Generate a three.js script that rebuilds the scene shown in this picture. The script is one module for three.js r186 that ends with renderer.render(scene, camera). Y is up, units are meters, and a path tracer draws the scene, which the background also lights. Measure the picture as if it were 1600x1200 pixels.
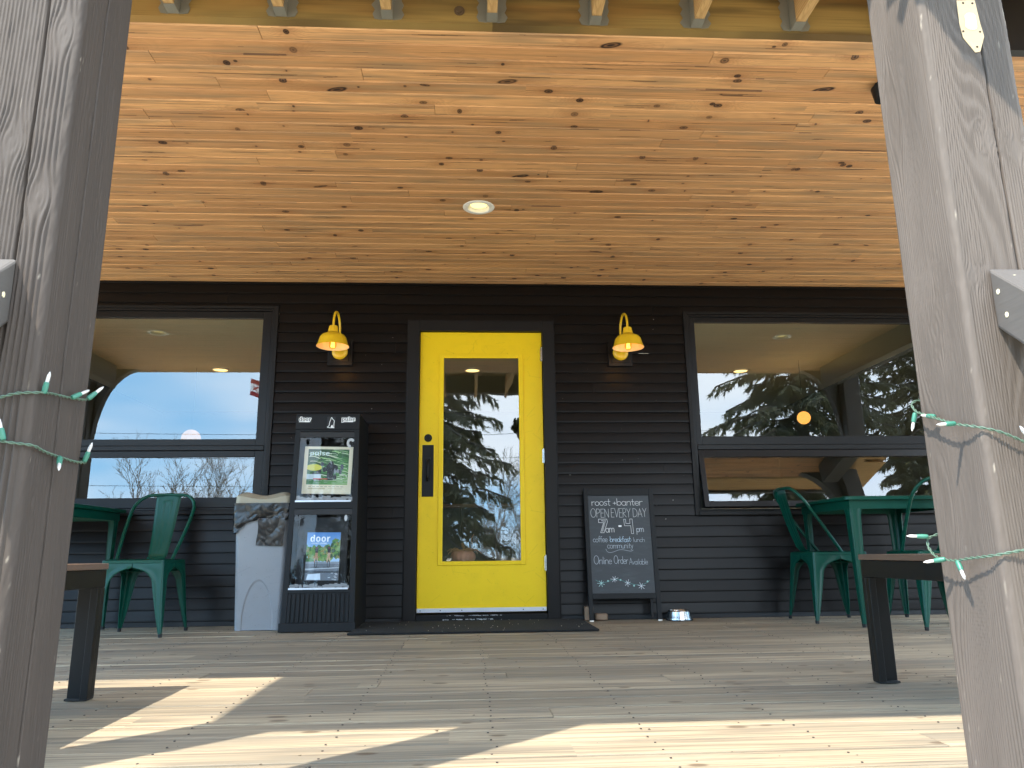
import * as THREE from 'three';
import { RoundedBoxGeometry } from 'three/addons/geometries/RoundedBoxGeometry.js';
import { Brush, Evaluator, SUBTRACTION } from 'three-bvh-csg';
import { mergeGeometries, mergeVertices, toCreasedNormals } from 'three/addons/utils/BufferGeometryUtils.js';

// ---------------------------------------------------------------- camera, sky, sun, exposure
const scene = new THREE.Scene();
const camera = new THREE.PerspectiveCamera(54.01, 4 / 3, 0.05, 900);
{
  const r = new THREE.Vector3(0.99841129, -0.01130374, 0.05520072);
  const u = new THREE.Vector3(-0.00110313, 0.97556167, 0.21972302);
  const w = new THREE.Vector3(0.0563354, 0.21943484, -0.97399932);
  camera.position.set(-0.08844, 0.46168, 5.48685);
  camera.quaternion.setFromRotationMatrix(new THREE.Matrix4().makeBasis(r, u, w.negate()));
}
scene.add(camera);
const renderer = new THREE.WebGLRenderer({ antialias: true });
renderer.toneMapping = THREE.LinearToneMapping;
renderer.toneMappingExposure = 5.0;
renderer.shadowMap.enabled = true;

const SUN = new THREE.Vector3(-0.428, 0.804, 0.41).normalize();
const sun = new THREE.DirectionalLight(new THREE.Color(1, 0.92, 0.78), 2.0);
sun.name = 'sun';
sun.position.copy(SUN).multiplyScalar(40);
sun.castShadow = true;
sun.shadow.mapSize.set(4096, 4096);
Object.assign(sun.shadow.camera, { left: -25, right: 25, top: 25, bottom: -25, near: 1, far: 120 });
scene.add(sun, sun.target);

// ---------------------------------------------------------------- noise
const hash = (x, y, s) => { let h = Math.imul(x | 0, 374761393) ^ Math.imul(y | 0, 668265263) ^ Math.imul(s | 0, 1274126177); h = Math.imul(h ^ (h >>> 13), 1103515245); return ((h ^ (h >>> 16)) >>> 0) / 4294967296; };
const sm = (t) => t * t * (3 - 2 * t);
function vnoise(x, y, s = 0, wx = 0) {
  const x0 = Math.floor(x), y0 = Math.floor(y), fx = sm(x - x0), fy = sm(y - y0);
  const m = (v) => (wx ? ((v % wx) + wx) % wx : v);
  const a = hash(m(x0), y0, s), b = hash(m(x0 + 1), y0, s), c = hash(m(x0), y0 + 1, s), d = hash(m(x0 + 1), y0 + 1, s);
  return (a + (b - a) * fx) * (1 - fy) + (c + (d - c) * fx) * fy;
}
const fbm = (x, y, s, o = 4) => { let v = 0, a = 0.5; for (let i = 0; i < o; i++, a *= 0.5, x *= 2.03, y *= 2.03) v += a * vnoise(x, y, s + i * 17); return v; };
function rng(seed) { let a = seed >>> 0; return () => { a = (a + 0x6d2b79f5) | 0; let t = Math.imul(a ^ (a >>> 15), 1 | a); t = (t + Math.imul(t ^ (t >>> 7), 61 | t)) ^ t; return ((t ^ (t >>> 14)) >>> 0) / 4294967296; }; }
const clamp = (v, a = 0, b = 1) => Math.min(b, Math.max(a, v));
const mixc = (a, b, t) => [a[0] + (b[0] - a[0]) * t, a[1] + (b[1] - a[1]) * t, a[2] + (b[2] - a[2]) * t];

// ---------------------------------------------------------------- sky: air and soft cloud
{
  const W = 1024, H = 512, data = new Float32Array(W * H * 4);
  for (let j = 0; j < H; j++) {
    const el = ((j + 0.5) / H - 0.5) * Math.PI, up = Math.max(0, Math.sin(el));
    const t = Math.pow(up, 0.5);
    const clear = mixc([0.40, 0.86, 1.28], [0.29, 0.57, 1.0], t), k = 1 / (up + 0.14);
    for (let i = 0; i < W; i++) {
      const az = ((i + 0.5) / W - 0.5) * Math.PI * 2, x = Math.cos(az) * k * 0.62 + 40, y = Math.sin(az) * k * 0.62 + 40;
      const n = fbm(x, y, 28, 5), wisp = fbm(x * 2.1 + 7, y * 5.3, 61, 4);
      const cloud = clamp(clamp((n - 0.43) * 4.5) * (0.55 + 0.9 * wisp) + clamp((wisp - 0.52) * 1.2));
      const c = mixc(mixc(clear, [1.15, 1.32, 1.42], Math.exp(-up * 22) * 0.35), [1.30, 1.36, 1.40], cloud * 0.75);
      const o = (j * W + i) * 4;
      data[o] = c[0]; data[o + 1] = c[1]; data[o + 2] = c[2]; data[o + 3] = 1;
    }
  }
  const t = new THREE.DataTexture(data, W, H, THREE.RGBAFormat, THREE.FloatType);
  t.mapping = THREE.EquirectangularReflectionMapping;
  t.magFilter = THREE.LinearFilter; t.minFilter = THREE.LinearFilter; t.needsUpdate = true;
  scene.background = t; scene.environment = t;
}

// ---------------------------------------------------------------- object helpers
const used = {};
const numbered = (n) => { const k = used[n] ?? 0; used[n] = k + 1; return k ? `${n}_${String(k).padStart(3, '0')}` : n; };
function tag(o, label, category, group, kind) {
  if (label) o.userData.label = label;
  if (category) o.userData.category = category;
  if (group) o.userData.group = group;
  if (kind) o.userData.kind = kind;
  return o;
}
function thing(name, label, category, pos = [0, 0, 0], turn = 0, group, kind) {
  const o = new THREE.Group(); o.name = numbered(name); o.position.set(...pos); o.rotation.y = turn; scene.add(o);
  return tag(o, label, category, group, kind);
}
function part(name, geo, mat, parent, kind) {
  const g = Array.isArray(geo) ? merge(geo) : geo;
  const m = new THREE.Mesh(g, mat); m.name = parent === scene ? numbered(name) : name; m.castShadow = m.receiveShadow = true; parent.add(m);
  if (kind) m.userData.kind = kind;
  return m;
}
function partEach(name, list, mat, parent) { for (const g of list) part(name, g, mat, parent); }
function merge(list) {
  return mergeGeometries(list.map((g) => {
    let q = g.index ? g.toNonIndexed() : g;
    if (!q.attributes.normal) q.computeVertexNormals();
    if (!q.attributes.uv) q.setAttribute('uv', new THREE.BufferAttribute(new Float32Array(q.attributes.position.count * 2), 2));
    for (const k of Object.keys(q.attributes)) if (!['position', 'normal', 'uv'].includes(k)) q.deleteAttribute(k);
    return q;
  }));
}
const box = (w, h, d, x = 0, y = 0, z = 0) => new THREE.BoxGeometry(w, h, d).translate(x, y, z);
const span = (x0, x1, y0, y1, z0, z1) => box(x1 - x0, y1 - y0, z1 - z0, (x0 + x1) / 2, (y0 + y1) / 2, (z0 + z1) / 2);
const rspan = (x0, x1, y0, y1, z0, z1, r = 0.004, s = 2) => new RoundedBoxGeometry(x1 - x0, y1 - y0, z1 - z0, s, Math.min(r, (x1 - x0) / 2.1, (y1 - y0) / 2.1, (z1 - z0) / 2.1)).translate((x0 + x1) / 2, (y0 + y1) / 2, (z0 + z1) / 2);
const V = (x, y, z) => new THREE.Vector3(x, y, z);
const tube = (pts, r, seg = 32, rad = 8, closed = false) => new THREE.TubeGeometry(new THREE.CatmullRomCurve3(pts.map((p) => (p.isVector3 ? p : V(...p))), closed, 'centripetal'), seg, r, rad, closed);
const cyl = (r0, r1, h, x, y, z, n = 20) => new THREE.CylinderGeometry(r0, r1, h, n).translate(x, y, z);
function rod(a, b, r0, r1 = r0, n = 8) { // tapered rod between two points
  const A = V(...a), B = V(...b), d = B.clone().sub(A), L = d.length();
  const g = new THREE.CylinderGeometry(r1, r0, L, n); g.translate(0, L / 2, 0);
  g.applyQuaternion(new THREE.Quaternion().setFromUnitVectors(V(0, 1, 0), d.normalize())); g.translate(...a); return g;
}
// A convex or open profile of [z, y] pairs run along x; uv from a function of (x, distance along profile).
function runX(profile, x0, x1, uvf) {
  const pos = [], uv = [], n = profile.length, L = [0];
  for (let i = 0; i < n; i++) { const a = profile[i], b = profile[(i + 1) % n]; L.push(L[i] + Math.hypot(b[0] - a[0], b[1] - a[1])); }
  const put = (x, p, l) => { pos.push(x, p[1], p[0]); uv.push(...(uvf ? uvf(x, p, l) : [x, l])); };
  for (let i = 0; i < n; i++) {
    const a = profile[i], b = profile[(i + 1) % n];
    put(x0, a, L[i]); put(x1, b, L[i + 1]); put(x1, a, L[i]);
    put(x0, a, L[i]); put(x0, b, L[i + 1]); put(x1, b, L[i + 1]);
  }
  for (let i = 1; i < n - 1; i++) for (const [x, o] of [[x0, [0, i, i + 1]], [x1, [0, i + 1, i]]]) for (const k of o) put(x, profile[k], L[k]);
  const g = new THREE.BufferGeometry();
  g.setAttribute('position', new THREE.Float32BufferAttribute(pos, 3)); g.setAttribute('uv', new THREE.Float32BufferAttribute(uv, 2));
  g.computeVertexNormals(); return g;
}
function shapeOf(pts) { const s = new THREE.Shape(); pts.forEach((p, i) => (i ? s.lineTo(p[0], p[1]) : s.moveTo(p[0], p[1]))); return s; }
const extrude = (shape, depth, bevel = 0, curve = 8) => new THREE.ExtrudeGeometry(shape, { depth, curveSegments: curve, bevelEnabled: bevel > 0, bevelThickness: bevel, bevelSize: bevel, bevelSegments: 2 });
function rrect(w, h, r) { const s = new THREE.Shape(), x = -w / 2, y = -h / 2; s.moveTo(x + r, y); s.lineTo(x + w - r, y); s.quadraticCurveTo(x + w, y, x + w, y + r); s.lineTo(x + w, y + h - r); s.quadraticCurveTo(x + w, y + h, x + w - r, y + h); s.lineTo(x + r, y + h); s.quadraticCurveTo(x, y + h, x, y + h - r); s.lineTo(x, y + r); s.quadraticCurveTo(x, y, x + r, y); return s; }
function grid(nu, nv, f) { // f(u, v) -> [x, y, z]; a smooth sheet
  const pos = [], uv = [], idx = [];
  for (let j = 0; j <= nv; j++) for (let i = 0; i <= nu; i++) { pos.push(...f(i / nu, j / nv)); uv.push(i / nu, j / nv); }
  for (let j = 0; j < nv; j++) for (let i = 0; i < nu; i++) { const a = j * (nu + 1) + i, b = a + nu + 1; idx.push(a, a + 1, b + 1, a, b + 1, b); }
  const g = new THREE.BufferGeometry();
  g.setAttribute('position', new THREE.Float32BufferAttribute(pos, 3)); g.setAttribute('uv', new THREE.Float32BufferAttribute(uv, 2)); g.setIndex(idx); g.computeVertexNormals(); return g;
}

// ---------------------------------------------------------------- textures and materials
function dataTex(W, H, f, srgb = true) {
  const d = new Uint8Array(W * H * 4), enc = (v) => { v = clamp(v); return srgb ? (v <= 0.0031308 ? v * 12.92 : 1.055 * Math.pow(v, 1 / 2.4) - 0.055) * 255 : v * 255; };
  for (let y = 0; y < H; y++) for (let x = 0; x < W; x++) { const c = f(x, y), o = (y * W + x) * 4; d[o] = enc(c[0]); d[o + 1] = enc(c[1]); d[o + 2] = enc(c[2]); d[o + 3] = 255; }
  const t = new THREE.DataTexture(d, W, H, THREE.RGBAFormat); t.wrapS = t.wrapT = THREE.RepeatWrapping; t.magFilter = THREE.LinearFilter; t.minFilter = THREE.LinearMipmapLinearFilter; t.generateMipmaps = true;
  if (srgb) t.colorSpace = THREE.SRGBColorSpace; t.needsUpdate = true; return t;
}
function canvasTex(w, h, draw) {
  const c = document.createElement('canvas'); c.width = w; c.height = h; draw(c.getContext('2d'), w, h);
  const t = new THREE.CanvasTexture(c); t.colorSpace = THREE.SRGBColorSpace; t.anisotropy = 8; return t;
}
const lin = (r, g, b) => new THREE.Color().setRGB(r, g, b);
const std = (r, g, b, roughness, extra = {}) => new THREE.MeshStandardMaterial({ color: lin(r, g, b), roughness, ...extra });
const phys = (r, g, b, roughness, extra = {}) => new THREE.MeshPhysicalMaterial({ color: lin(r, g, b), roughness, ...extra });

// knotty pine: 60 rows, each one board face of 5.12 m
const PINE_ROWS = 60;
const pineTex = (() => {
  const W = 2048, H = 2040, RH = H / PINE_ROWS, R = rng(77), rows = [];
  for (let r = 0; r < PINE_ROWS; r++) {
    const kn = [], n = 4 + Math.floor(R() * 9);
    for (let i = 0; i < n; i++) {
      const small = R() < 0.55;
      kn.push({ u: R() * 5.12, v: 0.008 + R() * 0.068, a: small ? 0.004 + R() * 0.005 : 0.011 + R() * 0.010, b: small ? 0.004 + R() * 0.005 : 0.010 + R() * 0.009, s: (R() - 0.5) * 1.6, spike: R() < 0.12, d: 0.55 + R() * 0.45 });
    }
    rows.push({ kn, off: R() * 50, f: 60 + R() * 90, tone: R(), streak: 0.5 + R() * 0.8, cath: (R() - 0.5) * 0.12, red: R() });
  }
  return dataTex(W, H, (x, y) => {
    const r = Math.min(PINE_ROWS - 1, Math.floor(y / RH)), q = rows[r], u = (x / W) * 5.12, v = ((y - r * RH) / RH) * 0.0845;
    let warp = 0, dark = 0, halo = 0;
    for (const k of q.kn) {
      let du = u - k.u; if (du > 2.56) du -= 5.12; if (du < -2.56) du += 5.12;
      if (Math.abs(du) > 0.22) continue;
      const dv = v - k.v;
      const ax = k.spike ? k.a * 2.6 : k.a, bx = k.b, sk = k.spike ? dv + du * k.s * 0.4 : dv;
      const d2 = (du / ax) ** 2 + (sk / bx) ** 2, wide = (du / (ax * 5)) ** 2 + (dv / (bx * 2.2)) ** 2;
      warp += Math.sign(dv) * 0.011 * Math.exp(-wide) * (k.a / 0.01);
      if (d2 < 1.7) { const edge = 1 - clamp((d2 - 0.65) / 0.75); dark = Math.max(dark, k.d * edge * (0.8 + 0.25 * Math.sin(Math.sqrt(d2) * 9))); }
      halo = Math.max(halo, 0.42 * Math.exp(-wide * 1.6));
    }
    const vv = v - warp, low = vnoise(u * 0.9 + q.off, vv * 14, 11 + r) - 0.5;
    const ph = (vv + low * 0.03 + q.cath * (vnoise(u * 0.45 + q.off, 3, 31 + r) - 0.5)) * q.f;
    let ring = ph - Math.floor(ph); ring = ring < 0.82 ? ring / 0.82 : (1 - ring) / 0.18;
    const fine = vnoise(u * 22 + q.off, v * 1500, 41 + r), st = vnoise(u * 2.2 + q.off, v * 160, 51 + r), blot = fbm(u * 3 + q.off, v * 30, 61 + r, 3);
    let c = mixc([0.78, 0.425, 0.185], [0.50, 0.25, 0.105], q.tone);
    c = mixc(c, [0.74, 0.36, 0.135], q.red * 0.35);
    c = mixc(c, [0.25, 0.115, 0.042], clamp(Math.pow(ring, 2.4) * 0.50 + (fine - 0.5) * 0.30));
    c = mixc(c, [0.22, 0.112, 0.05], clamp((st - 0.54) * 2.2 * q.streak) * 0.75);
    c = mixc(c, [0.32, 0.20, 0.105], clamp((blot - 0.44) * 2.4));
    if (st > 0.86 && vnoise(u * 9 + q.off, v * 90, 71) > 0.58) c = mixc(c, [0.06, 0.025, 0.012], 0.7);
    c = mixc(c, [0.28, 0.10, 0.032], halo); c = mixc(c, [0.022, 0.007, 0.003], clamp(dark * 1.25));
    return c;
  });
})();
const pine = std(1, 1, 1, 0.62, { map: pineTex });

// weathered deck: 14 rows of 4.096 m
const DECK_ROWS = 14;
const deckTex = (() => {
  const W = 2048, H = 1036, RH = H / DECK_ROWS, R = rng(5), rows = [];
  for (let r = 0; r < DECK_ROWS; r++) {
    const kn = []; for (let i = 0; i < 5; i++) kn.push({ u: R() * 4.096, v: 0.015 + R() * 0.11, a: 0.006 + R() * 0.012 });
    rows.push({ off: R() * 60, tone: R(), f: 90 + R() * 90, kn });
  }
  return dataTex(W, H, (x, y) => {
    const r = Math.min(DECK_ROWS - 1, Math.floor(y / RH)), q = rows[r], u = (x / W) * 4.096, v = ((y - r * RH) / RH) * 0.14;
    let warp = 0, kd = 0;
    for (const k of q.kn) { let du = u - k.u; if (du > 2.048) du -= 4.096; if (du < -2.048) du += 4.096; const dv = v - k.v, w2 = (du / (k.a * 6)) ** 2 + (dv / (k.a * 2)) ** 2; warp += Math.sign(dv) * 0.012 * Math.exp(-w2); kd = Math.max(kd, 1 - clamp(((du / (k.a * 1.6)) ** 2 + (dv / (k.a * 0.8)) ** 2 - 0.5))); }
    const low = vnoise(u * 1.1 + q.off, v * 12, 3 + r) - 0.5, ph = (v - warp + low * 0.035) * q.f;
    let ring = ph - Math.floor(ph); ring = ring < 0.75 ? ring / 0.75 : (1 - ring) / 0.25;
    const fine = vnoise(u * 14 + q.off, v * 1300, 13 + r), st = vnoise(u * 1.7 + q.off, v * 190, 23 + r), blot = fbm(u * 1.6 + q.off, v * 16 + r * 3, 33, 4), crack = vnoise(u * 3 + q.off, v * 420, 43 + r);
    let c = mixc([0.47, 0.378, 0.258], [0.31, 0.256, 0.182], q.tone);
    c = mixc(c, [0.17, 0.135, 0.095], clamp(Math.pow(ring, 2.5) * 0.5 + (fine - 0.5) * 0.35));
    c = mixc(c, [0.115, 0.092, 0.066], clamp((st - 0.50) * 2.4) * 0.8);
    c = mixc(c, [0.20, 0.178, 0.14], clamp((blot - 0.42) * 3.2) * 0.8);
    c = mixc(c, [0.45, 0.39, 0.28], clamp((0.42 - blot) * 2.4) * 0.5);
    const med = vnoise(u * 4.5 + q.off, v * 75, 53 + r); c = mixc(c, [0.17, 0.142, 0.108], clamp((med - 0.52) * 2.2) * 0.6);
    if (crack > 0.90) c = mixc(c, [0.05, 0.04, 0.03], clamp((crack - 0.90) * 14) * 0.8);
    return mixc(c, [0.09, 0.055, 0.03], kd * 0.7);
  });
})();
const deckWood = std(1, 1, 1, 0.66, { map: deckTex });

const smooth = (s, fx, fy, o = 4) => dataTex(512, 512, (x, y) => { const v = fbm((x / 512) * fx, (y / 512) * fy, s, o); return [v, v, v]; }, false);
const grainBump = smooth(90, 8, 120), blotBump = smooth(91, 24, 24), ripple = smooth(92, 5, 4, 2);
const grime = (() => { const R = rng(404), sc = []; for (let i = 0; i < 60; i++) sc.push([R() * 512, R() * 512, R() * 6.283, 6 + R() * 26, 0.5 + R() * 0.7]); return dataTex(512, 512, (x, y) => {
  let v = 1 - 0.05 * clamp((fbm(x / 40, y / 40, 405, 4) - 0.42) * 3); const d = vnoise(x / 2.2, y / 2.2, 406); if (d > 0.965) v *= 0.62;
  for (const [a, b, t, l, w] of sc) { const dx = x - a, dy = y - b; if (Math.abs(dx) > 32 || Math.abs(dy) > 32) continue; const u = dx * Math.cos(t) + dy * Math.sin(t), q = Math.abs(-dx * Math.sin(t) + dy * Math.cos(t)); if (Math.abs(u) < l && q < w) v *= 0.86; }
  return [v, v, v * 0.985]; }); })();
const M = {
  siding: phys(0.0062, 0.0046, 0.0040, 0.36, { specularIntensity: 0.42 }),
  sidingB: phys(0.0076, 0.0057, 0.0050, 0.40, { specularIntensity: 0.42 }),
  trim: phys(0.0095, 0.0076, 0.007, 0.46, { specularIntensity: 0.45 }),
  frame: phys(0.0088, 0.0072, 0.0068, 0.38, { specularIntensity: 0.5 }),
  core: std(0.02, 0.017, 0.015, 0.8),
  glass: new THREE.MeshPhysicalMaterial({ color: lin(0.90, 0.93, 0.86), roughness: 0, metalness: 0, transmission: 1, thickness: 0, ior: 2.2 }),
  doorGlass: new THREE.MeshPhysicalMaterial({ color: lin(0.90, 0.93, 0.86), roughness: 0, metalness: 0, transmission: 1, thickness: 0, ior: 2.2, bumpMap: ripple, bumpScale: 0.0005 }),
  acrylic: new THREE.MeshPhysicalMaterial({ color: lin(0.92, 0.94, 0.95), roughness: 0.04, transmission: 1, thickness: 0, ior: 1.4, bumpMap: ripple, bumpScale: 0.004 }),
  yellow: phys(0.90, 0.60, 0.004, 0.46, { specularIntensity: 0.5, clearcoat: 0.1, clearcoatRoughness: 0.3, map: grime }),
  lampYellow: phys(0.82, 0.49, 0.01, 0.4, { clearcoat: 0.4, clearcoatRoughness: 0.25 }),
  lampInner: std(0.85, 0.62, 0.35, 0.55),
  alu: std(0.62, 0.63, 0.66, 0.38, { metalness: 0.85 }),
  steel: std(0.46, 0.46, 0.45, 0.24, { metalness: 1 }),
  black: phys(0.006, 0.006, 0.0065, 0.45, { specularIntensity: 0.45 }),
  blackMatte: std(0.018, 0.018, 0.019, 0.7),
  green: phys(0.0006, 0.058, 0.037, 0.34, { specularIntensity: 0.45, clearcoat: 0.12, clearcoatRoughness: 0.14, map: grime }),
  rubber: std(0.012, 0.012, 0.012, 0.8),
  benchWood: std(0.135, 0.082, 0.054, 0.55, { bumpMap: grainBump, bumpScale: 0.0006 }),
  benchMetal: phys(0.0065, 0.006, 0.0056, 0.45, { specularIntensity: 0.55 }),
  binGrey: std(0.265, 0.275, 0.295, 0.5, { map: grime }),
  binBeige: std(0.34, 0.30, 0.215, 0.55),
  bag: phys(0.010, 0.010, 0.0105, 0.25, {}), bagThin: phys(0.030, 0.029, 0.029, 0.27, {}),
  newsBlack: phys(0.0065, 0.0065, 0.007, 0.5, { specularIntensity: 0.5 }),
  mat: std(0.008, 0.008, 0.008, 0.95, { bumpMap: smooth(93, 160, 160, 2), bumpScale: 0.004 }),
  ledger: null, treated: null,
  galv: std(0.24, 0.225, 0.185, 0.55, { metalness: 0.35, bumpMap: blotBump, bumpScale: 0.001 }),
  white: std(0.78, 0.74, 0.66, 0.5),
  wire: phys(0.085, 0.145, 0.105, 0.5),
  socket: phys(0.045, 0.19, 0.135, 0.42),
  bulbClear: phys(0.80, 0.78, 0.76, 0.18, { transmission: 0.35, thickness: 0 }),
  stain: std(0.06, 0.054, 0.05, 0.6, { bumpMap: grainBump, bumpScale: 0.0012 }),
  brick: std(0.30, 0.20, 0.13, 0.85, { bumpMap: blotBump, bumpScale: 0.003 }),
  cream: std(0.62, 0.55, 0.42, 0.6),
  innerCeil: std(0.62, 0.62, 0.45, 0.85), inner: std(0.06, 0.07, 0.062, 0.85),
  innerFloor: std(0.09, 0.065, 0.045, 0.6),
  bark: std(0.09, 0.075, 0.062, 0.95), birch: std(0.26, 0.23, 0.20, 0.9),
  asphalt: std(0.055, 0.055, 0.057, 0.9),
};
const woodTex = (base, dark, seed) => dataTex(512, 256, (x, y) => { const u = x / 512 * 3, v = y / 256; const g = vnoise(u * 3, v * 60, seed), l = vnoise(u * 1.2, v * 7, seed + 1); const ph = (v + l * 0.25) * 16, ring = ph - Math.floor(ph); return mixc(base, dark, clamp(ring * ring * 0.6 + (g - 0.5) * 0.5)); });
M.ledger = std(1, 1, 1, 0.7, { map: dataTex(1024, 256, (x, y) => { const u = (x / 1024) * 4, v = y / 256, l = fbm(u * 1.5, v * 5, 7, 4), g = vnoise(u * 5, v * 90, 8), b = fbm(u * 2.2 + 9, v * 3, 9, 4); let c = mixc([0.32, 0.20, 0.055], [0.10, 0.06, 0.016], clamp((l - 0.36) * 3)); c = mixc(c, [0.30, 0.15, 0.035], clamp((b - 0.45) * 2.4)); return mixc(c, [0.13, 0.075, 0.02], clamp((g - 0.55) * 0.8)); }) });
M.joist = std(1, 1, 1, 0.7, { map: woodTex([0.52, 0.32, 0.13], [0.24, 0.11, 0.03], 300) });
M.gravel = std(1, 1, 1, 0.95, { map: (() => { const t = dataTex(512, 512, (x, y) => { const a = vnoise(x / 3, y / 3, 1, 0), b = fbm(x / 60, y / 60, 2, 4), v = 0.50 + (a - 0.5) * 0.16 + (b - 0.5) * 0.2; return [v * 1.14, v, v * 0.74]; }); t.repeat.set(200, 200); return t; })() });

// ================================================================ LARGE STRUCTURE
const CEIL = 2.484, ZL = 2.872, ZF = 4.252, ZB = 4.075, XI = 0.793, XO = 0.970, XC = 0.8815;
// --- ground
{
  const g = new THREE.PlaneGeometry(500, 500, 1, 1).rotateX(-Math.PI / 2).translate(0, -1.02, 0);
  tag(part('ground', g, M.gravel, scene), 'pale gravel yard in front of the porch', 'ground', null, 'structure');
  const r = new THREE.PlaneGeometry(500, 8).rotateX(-Math.PI / 2).translate(0, -1.012, 32);
  tag(part('road', r, M.asphalt, scene), 'dark asphalt road running past the cafe', 'road', null, 'structure');
}
// --- deck of boards
{
  const d = thing('deck', 'weathered grey brown board deck of the porch', 'deck', [0, 0, 0], 0, null, 'structure');
  const R = rng(21), pitch = 0.1437;
  for (let i = 0; i < 30; i++) {
    const z0 = 0.012 + i * pitch - 0.003, z1 = z0 + (hash(i, 7, 3) < 0.36 ? 0.1355 : 0.1418);
    let x = -4.4; const cuts = [];
    const n = 1 + Math.floor(R() * 2); for (let k = 0; k < n; k++) cuts.push(-3 + R() * 6);
    cuts.sort((a, b) => a - b); cuts.push(4.4);
    for (const c of cuts) {
      if (c - x < 0.3) continue;
      const row = Math.floor(R() * DECK_ROWS), off = R() * 4.096, y = (R() - 0.5) * 0.0022, flip = R() < 0.5, b = 0.0026;
      const w = z1 - z0, tilt = (R() - 0.5) * 0.0016;
      const pr = [[z0, -0.026], [z0, y - b + tilt], [z0 + b, y + tilt], [z1 - 0.0007, y - tilt], [z1, y - 0.0007 - tilt], [z1, -0.026]];
      part('deck_board', runX(pr, x + 0.001, c - 0.001, (px, p) => { const t = clamp((p[0] - z0) / w, 0.015, 0.985); return [(px + off) / 4.096, (row + (flip ? 1 - t : t)) / DECK_ROWS]; }), deckWood, d);
      x = c;
    }
  }
  // screw heads in pairs over the joists, and the framing below
  const list = [], Q = rng(8);
  for (let j = -10; j <= 10; j++) for (let i = 0; i < 30; i++) for (const t of [0.03, 0.108]) {
    const px = j * 0.4064 - 0.03 + (Q() - 0.5) * 0.02, pz = 0.012 + i * pitch + t + (Q() - 0.5) * 0.012;
    list.push(new THREE.CylinderGeometry(0.0030, 0.0030, 0.002, 7).translate(px, 0.0016, pz));
  }
  const grit = [], Gq = rng(88); for (let i = 0; i < 420; i++) { const s = 0.0012 + Gq() * Gq() * 0.005; grit.push(new THREE.TetrahedronGeometry(s).rotateY(Gq() * 6).scale(1.6, 0.5, 1).translate(-2 + Gq() * 4.2, s * 0.3, 0.1 + Gq() * 3.9)); }
  part('grit', grit, std(0.10, 0.075, 0.05, 0.9), d, 'stuff');
  const dirt = []; for (let i = 0; i < 29; i++) if (hash(i, 7, 3) < 0.36) dirt.push(span(-4.38, 4.38, -0.012, -0.0028, 0.012 + i * pitch + 0.1326, 0.012 + i * pitch + pitch - 0.0031));
  part('joint_dirt', dirt, std(0.05, 0.04, 0.03, 0.95), d, 'stuff');
  part('deck_screw', list, std(0.07, 0.055, 0.045, 0.8), d, 'stuff');
  part('deck_frame', [span(-4.4, 4.4, -0.27, -0.028, 4.26, 4.30), span(-4.4, 4.4, -0.20, -0.04, 0, 0.04), span(-4.4, -4.36, -0.27, -0.03, 0.05, 4.25), span(4.36, 4.4, -0.27, -0.03, 0.05, 4.25), ...Array.from({ length: 9 }, (_, k) => span(-4 + k - 0.02, -4 + k + 0.02, -0.24, -0.0265, 0.05, 4.25))], M.stain, d);
}
// --- steps down to the yard
{
  const s = thing('entry_steps', 'wooden steps going down from the deck between the handrails', 'steps', [0, 0, 0], 0, null, 'structure');
  for (let k = 0; k < 5; k++) part('step_tread', rspan(-0.78, 0.78, -0.21 - k * 0.17, -0.17 - k * 0.17, 4.31 + k * 0.2, 4.53 + k * 0.2, 0.006), M.stain, s);
  for (const x of [-0.8, 0.8]) part('stringer', extrude(shapeOf([[-4.305, -0.25], [-4.305, -0.05], [-5.33, -0.92], [-5.33, -1.02], [-5.15, -1.02]]), 0.04).rotateY(Math.PI / 2).translate(x - 0.02, 0, 0), M.stain, s);
}
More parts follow.
